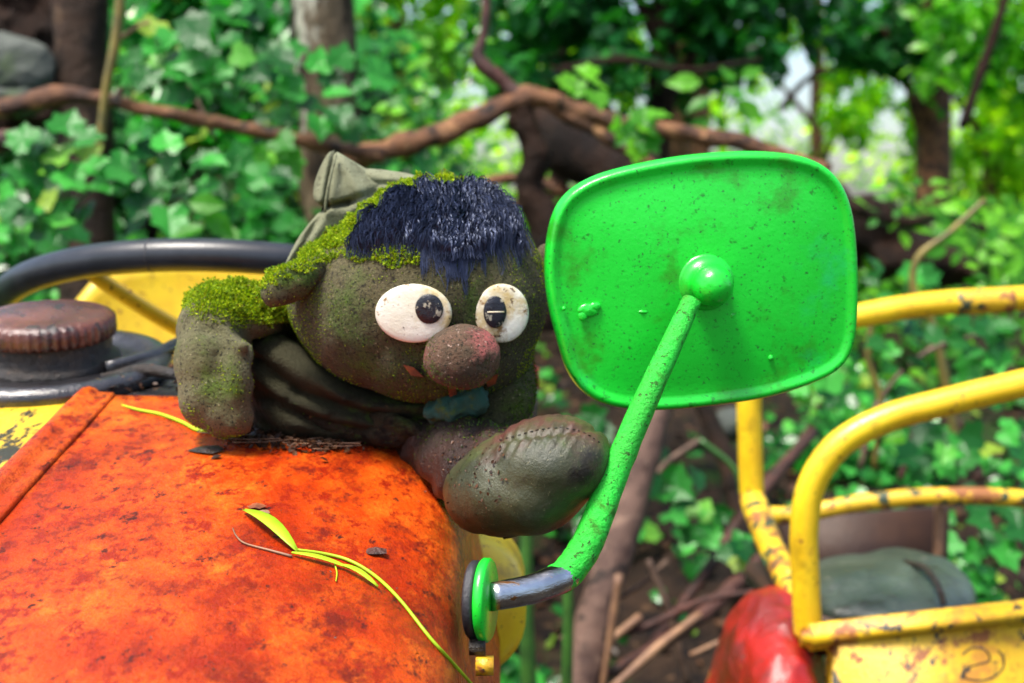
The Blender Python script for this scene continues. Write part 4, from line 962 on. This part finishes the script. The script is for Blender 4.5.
# ---- hair: thousands of thin strands lying on the scalp
hairpoly = [(356, 243), (366, 226), (383, 209), (404, 194), (426, 184), (446, 190), (470, 186), (490, 191), (502, 203), (510, 222), (514, 240), (502, 230), (494, 228), (480, 234), (466, 246), (452, 250), (436, 238), (412, 232), (384, 236)]
def inpoly(x, y, p):
    c = False; j = len(p) - 1
    for i in range(len(p)):
        if (p[i][1] > y) != (p[j][1] > y) and x < (p[j][0] - p[i][0]) * (y - p[i][1]) / (p[j][1] - p[i][1]) + p[i][0]: c = not c
        j = i
    return c
def strands(name, roots, m, parent):
    V, Fc, T = [], [], []
    for pts, wdt, tn in roots:
        k0 = len(V)
        for i, p in enumerate(pts):
            t = (pts[min(i + 1, len(pts) - 1)] - pts[max(i - 1, 0)]).normalized()
            sd_ = t.cross((p - CAM)).normalized(); wv = wdt * (1 - .75 * (i / (len(pts) - 1)) ** 2)
            V += [p - sd_ * wv, p + sd_ * wv]; T += [tn, tn]
        for i in range(len(pts) - 1): a = k0 + 2 * i; Fc.append([a, a + 1, a + 3, a + 2])
    return obj(name, V, Fc, m, parent, tint=T)
rs_ = []; tries = 0
while len(rs_) < 8500 and tries < 40000:
    tries += 1
    x = random.uniform(340, 530); y = random.uniform(174, 256)
    if not inpoly(x + 9 * noise.noise(Vector((x * .09, y * .09, 1))), y + 10 * noise.noise(Vector((x * .11, y * .11, 7))), hairpoly): continue
    p, nm = on_head(x, y)
    lk = noise.noise(Vector((x * .06, y * .03, 0))); lk2 = noise.noise(Vector((x * .22, y * .06, 4))); lk3 = noise.noise(Vector((x * .35, y * .10, 9)))
    L = min(random.uniform(.008, .022) * (1 + .6 * lk2), (262 - y) / F + .002)
    ang = (x - 450) / (90 if x < 450 else 170) + lk * 1.3 + lk3 * 1.1 + random.gauss(0, .2)
    d = Vector((math.sin(ang) * .75, -.45, -.75)).normalized()
    pts = []; q = p.copy(); lift = random.uniform(.0015, .011)
    for s in range(6):
        t = s / 5; loc, nn_, _, _ = HB_.find_nearest(q)
        hang = (q.z < P(0, 252, 1.0).z)
        if (q - loc).dot(nn_) < lift * math.sin(math.pi * min(.95, .15 + t)) or not hang: q = loc + nn_ * (lift * math.sin(math.pi * min(.9, .12 + t * .9)) + .0006)
        pts.append(q.copy()); dd = (d - nn_ * d.dot(nn_) * .95 + Vector((0, 0, -.25 * t)) + Vector(rng.normal(0, .10, 3))).normalized(); q = q + dd * L / 5
    rs_.append((pts, random.uniform(.00022, .0005), min(1, max(0, .12 + random.random() ** 2.5 * .9 + .35 * lk3))))
# hanging wisps at the fringe
for (xc, yc, n, ln, spd) in [(455, 252, 170, .028, 11), (436, 252, 40, .024, 10), (468, 246, 60, .024, 10), (497, 238, 60, .030, 5), (512, 240, 70, .020, 8), (425, 250, 40, .026, 3), (392, 250, 24, .022, 2), (368, 246, 34, .016, 8), (410, 248, 50, .014, 10), (486, 246, 30, .02, 6), (522, 232, 60, .014, 6), (403, 246, 20, .022, 1.5), (446, 256, 26, .030, 1.5), (461, 256, 26, .036, 1.5), (476, 250, 22, .028, 1.2), (380, 246, 16, .018, 1.2), (490, 244, 18, .03, 1.2), (505, 240, 18, .028, 1.5), (423, 250, 16, .024, 1.2)]:
    for _ in range(n):
        x = random.gauss(xc, spd); p, nm = on_head(x, yc - 9 + random.uniform(-8, 3)); L = ln * random.uniform(.5, 1.15)
        pts = []
        for s in range(6):
            t = s / 5; q = p + nm * (.0035 * (1 - t * .6)) + Vector(((x - xc) / F * -.5 * t + random.gauss(0, .0003), -.001 * t, -L * t)); loc, nn_, _, _ = HB_.find_nearest(q)
            if (q - loc).dot(nn_) < .0012: q = loc + nn_ * .0015
            pts.append(q)
        rs_.append((pts, random.uniform(.00025, .00045), random.random() ** 2))
hair = strands('hair', rs_, 'hair', head); hair['label'] = 'black fluffy fringe with bluish sheen put into the colour'

# ---- moss tufts
def moss_on(name, co, Fc, n, mask, m, parent, size=(.0012, .0030), lift=0):
    co = np.asarray(co); P_, N_, S_ = [], [], []
    tri = [f[:3] for f in Fc]; ar = np.array([np.linalg.norm(np.cross(co[b] - co[a], co[c] - co[a])) for a, b, c in tri]); pr_ = ar / ar.sum()
    idx = rng.choice(len(tri), n * 6, p=pr_)
    for i in idx:
        f = Fc[i]; wts = rng.random(len(f)); wts /= wts.sum(); p = Vector(sum(wts[k] * co[f[k]] for k in range(len(f))))
        a, b, c = (Vector(co[j]) for j in f[:3]); nn_ = (b - a).cross(c - a).normalized()
        mk = mask(p, nn_, *proj(p))
        if random.random() < mk:
            h = .0048 * max(0, mk - .25) * max(.1, 1 + 1.5 * fray(p, 95))
            P_.append(tuple(p + nn_ * max(0, h) * random.random())); N_.append(tuple(nn_)); S_.append(random.uniform(*size) * (.6 + .6 * min(1, mk)))
        if len(P_) >= n: break
    if not P_: return None
    Pn = np.array(P_); Nn = np.array(N_); S = np.array(S_)
    pts = np.repeat(Pn, 3, 0); nr = np.repeat(Nn, 3, 0); s = np.repeat(S, 3)
    # blades stick outwards: frame whose y is the normal plus spread
    y = nr + rng.normal(0, .65, nr.shape); y /= np.linalg.norm(y, axis=1)[:, None]
    x = np.cross(y, rng.normal(0, 1, y.shape)); x /= np.linalg.norm(x, axis=1)[:, None]
    V = np.stack([pts - x * s[:, None] * .35, pts + x * s[:, None] * .35, pts + y * s[:, None]], 1).reshape(-1, 3)
    Fm = np.arange(len(V)).reshape(-1, 3); ti = np.repeat(rng.random(len(pts)), 3)
    o = obj(name, V, Fm, m, parent, smooth=False, tint=ti); o['kind'] = 'stuff'; return o
def nzm(p, s, o=0): return noise.noise(p * s + Vector((o, o, o)))
def head_mask(p, n, x, y):
    if inpoly(x, y, hairpoly) and n.y < .3:
        return .5 if (y < 192 + 6 * nzm(p, 60) and x > 425) else (.35 if nzm(p, 45, 3) > .38 else 0)
    edge = 275 - .36 * (x - 300) + 34 * nzm(p, 22)
    if x < 322 and y > 258: return .10
    if y < edge and x < 430: return max(.25, min(1, 1.0 - max(0, (y - edge + 16) / 20) + .5 * nzm(p, 60, 6)))
    if x > 400 and y < 196: return .9
    if 300 < x < 420 and y < 262 + 14 * nzm(p, 40): return .75
    if x > 512 and n.x > .3 and y > 215: return .14 if nzm(p, 30, 2) > .1 else .03
    return .035 if nzm(p, 25, 8) > .15 else .004
hmoss = moss_on('moss', hco, hfc, 32000, head_mask, 'moss', head, (.0008, .0021)); 
def head_mask2(p, n, x, y):
    v = nzm(p, 20, 5) + .5 * nzm(p, 60, 1)
    return .35 if v > .22 else (.10 if v > 0 else .03)
moss_on('moss', hco, hfc, 5000, head_mask2, 'mossd', head, (.0006, .0013))
moss_on('moss', eco, efc, 1300, lambda p, n, x, y: 1 if n.z > .45 + .3 * nzm(p, 60) else .04, 'moss', ear, (.0008, .002))
moss_on('moss', aco, afc, 20000, lambda p, n, x, y: min(1, max(.01, (318 + .26 * (x - 190) + 16 * nzm(p, 35) - y) / 20)) if (y < 318 + .26 * (x - 190) + 16 * nzm(p, 35) and n.z > -.1 and x > 184) else (.10 if nzm(p, 40) > .25 else .006), 'moss', arm, (.0009, .0022))
moss_on('moss', a2co, a2fc, 1500, lambda p, n, x, y: .5 if (n.x > .3) else .1, 'mossd', arm2, (.0008, .002))
moss_on('moss', nco, nfc, 500, lambda p, n, x, y: .5 if (n.x < -.5 or n.z < -.5) else .06, 'mossd', nose, (.0006, .0012))
moss_on('moss', tco, tfc, 3500, lambda p, n, x, y: .5 if nzm(p, 24, 7) > .1 and n.z > 0 else .03, 'mossd', torso, (.0008, .002))
moss_on('moss', lco, lfc, 700, lambda p, n, x, y: .4 if n.z > .5 else .05, 'mossd', leg, (.0008, .0018))

# ================================================================== small things on the bonnet
def bpix(px, py, lift=.001):
    """point of the bonnet skin under a pixel"""
    d = ray(px, py); lo_, hi_ = .3, 1.6
    for _ in range(60):
        t = (lo_ + hi_) / 2; p = CAM + d * t; wv = (p - O0).dot(en)
        if wv > hw(p.x) + dent(p.x, (p - O0).dot(ev)): lo_ = t
        else: hi_ = t
    p = CAM + d * lo_; return p + en * lift
def leaf_on(pa, pb, width, m, curl=.002, n=9):
    """slim folded leaf between two points; returns geometry"""
    V, Fc = [], []; t = (pb - pa); L = t.length; td = t.normalized(); sd_ = td.cross(en).normalized()
    for i in range(n):
        u = i / (n - 1); wv = width * (math.sin(math.pi * (u * .92 + .04)) ** .8); c = pa + t * u + en * (curl * math.sin(math.pi * u))
        V += [c - sd_ * wv + en * .0008, c, c + sd_ * wv + en * .0008]
    for i in range(n - 1):
        a = 3 * i; Fc += [[a, a + 1, a + 4, a + 3], [a + 1, a + 2, a + 5, a + 4]]
    return V, Fc
def thick(o, t=.0005):
    s = o.modifiers.new('t', 'SOLIDIFY'); s.thickness = t; return o
sp0 = bpix(297, 553)
sprout = empty('seedling', sp0, 'yellow green seedling with long stalk trailing over the orange bonnet', 'seedling')
tube('stalk', [bpix(a, b, .0015) for a, b in [(297, 552), (325, 556), (350, 563), (375, 578), (400, 602), (430, 640), (450, 662), (475, 690)]], [.0009, .0010, .0011, .0010, .0010, .0010], 'sprout', sprout, seg=8)
for (a, b, wd, cv) in [((297, 554), (244, 513), .0048, .006), ((292, 556), (350, 572), .0022, .002), ((340, 568), (378, 590), .0019, .003)]:
    v, f = leaf_on(bpix(*a, .002), bpix(*b, .002), wd, 'sprout', cv); thick(obj('leaf', v, f, 'sprout', sprout, smooth=True))
tube('root', [bpix(a, b, .0012) for a, b in [(292, 558), (270, 552), (245, 545), (236, 537), (233, 530)]], [.0009, .0006, .0004], 'pale', sprout, seg=6)
tube('rootlet', [bpix(a, b, .0012) for a, b in [(335, 566), (337, 575), (336, 583)]], [.0006, .0003], 'sprout', sprout, seg=6)
gs = tube('grass_stem', [bpix(a, b, .0016) for a, b in [(122, 407), (140, 412), (160, 416), (182, 424), (198, 432), (219, 434)]], [.0007, .0012, .0014, .0015, .0016, .0010], 'sprout', seg=8)
tag(gs, 'yellow green stem lying on the bonnet left of the doll sleeve', 'stem')
def flake(name, px, py, r, m, label, cat='debris', h=.003):
    c = bpix(px, py, .0008); V = [c + en * h]; k = 11
    for i in range(k):
        a = 2 * math.pi * i / k; rr = r * (1 + .45 * noise.noise(Vector((px + math.cos(a) * 1.3, py + math.sin(a) * 1.3, 0))))
        V.append(c + Vector((1, 0, 0)) * rr * 1.3 * math.cos(a) + ev * rr * math.sin(a) + en * random.uniform(0, h * .5))
    V.append(c - en * .002); Fc = [[0, 1 + i, 1 + (i + 1) % k] for i in range(k)] + [[k + 1, 1 + (i + 1) % k, 1 + i] for i in range(k)]
    return tag(obj(name, V, Fc, m, origin=c, smooth=False), label, cat)
flake('bark_flake', 376, 554, .0055, 'redbark', 'small red brown bark flake right of the seedling', 'bark flake', .004)
flake('bark_flake', 207, 451, .009, 'tar', 'flat black crumb of bark in front of the sleeve', 'bark flake', .002)
flake('petal', 257, 508, .0042, 'ored', 'tiny pale curled petal above the seedling leaf', 'petal', .003)
flake('petal', 263, 514, .004, 'pale', 'tiny brown petal beside the pale one', 'petal', .002)
# bud scales and needles caught along the doll's lower edge
Pd, Nd = [], []
for _ in range(1500):
    t = random.random(); px = 250 + 215 * t; py = 436 + 8 * math.sin(t * 5) + 34 * max(0, t - .72) * 3.2 + random.gauss(1, 5)
    if random.random() < .25: px = random.gauss(262, 22); py = random.gauss(436, 6)
    p = bpix(px, py, random.uniform(.0005, .004)); Pd.append(tuple(p)); Nd.append(tuple(en))
for _ in range(420):
    p = bpix(random.uniform(20, 450), random.uniform(410, 670), .0008); Pd.append(tuple(p)); Nd.append(tuple(en))
Pd = np.array(Pd); Nd = np.array(Nd)
sz = rng.uniform(.0015, .0060, len(Pd)) * rng.choice([1, 1, 1, 1.7], len(Pd)); sz[1500:] *= .20
v, f, ti = leaf_cloud(Pd, Nd, sz, 'oval', .5); tag(obj('debris', v, f, 'litter', smooth=False, tint=ti), 'brown bud scales and leaf bits caught along the doll', kind='stuff')
o = tubes('needles', [([Vector(Pd[i]), Vector(Pd[i]) + Vector((random.gauss(0, .012), random.gauss(0, .006), .001))], [.0004, .0003]) for i in rng.choice(1500, 150)], 'pale', seg=5, curve=False)
tag(o, 'thin straw coloured needles lying against the doll', kind='stuff')
Pd = []
for _ in range(260):
    Pd.append(tuple(top(random.uniform(-.34, -.16), random.uniform(VB + .01, VB + .15), .003)))
Pd = np.array(Pd); v, f, ti = leaf_cloud(Pd, np.tile(tuple(en), (len(Pd), 1)), rng.uniform(.003, .009, len(Pd)), 'oval', .5)
tag(obj('debris', v, f, 'litter', smooth=False, tint=ti), 'dead leaf bits lying on the black scuttle', kind='stuff')
# debris stuck on doll's leg and shoe
LB = bvh(lco, lfc); Pd, Nd = [], []
for _ in range(170):
    px = random.gauss(470, 34); py = random.gauss(470, 30)
    for B in (LB, SB):
        q, nn_ = on(B, px, py, .0008)
        if q is not None and (B is LB or px < 510): Pd.append(tuple(q)); Nd.append(tuple(nn_))
if Pd:
    Pd = np.array(Pd); Nd = np.array(Nd); v, f, ti = leaf_cloud(Pd, Nd, rng.uniform(.0008, .0036, len(Pd)), 'oval', .35)
    q = obj('bud_scales', v, f, 'litter', dl, smooth=False, tint=ti); q['kind'] = 'stuff'
q, nn_ = on(SB, 566, 424, 0)
# yellow smear on the bonnet is paint: thin patch
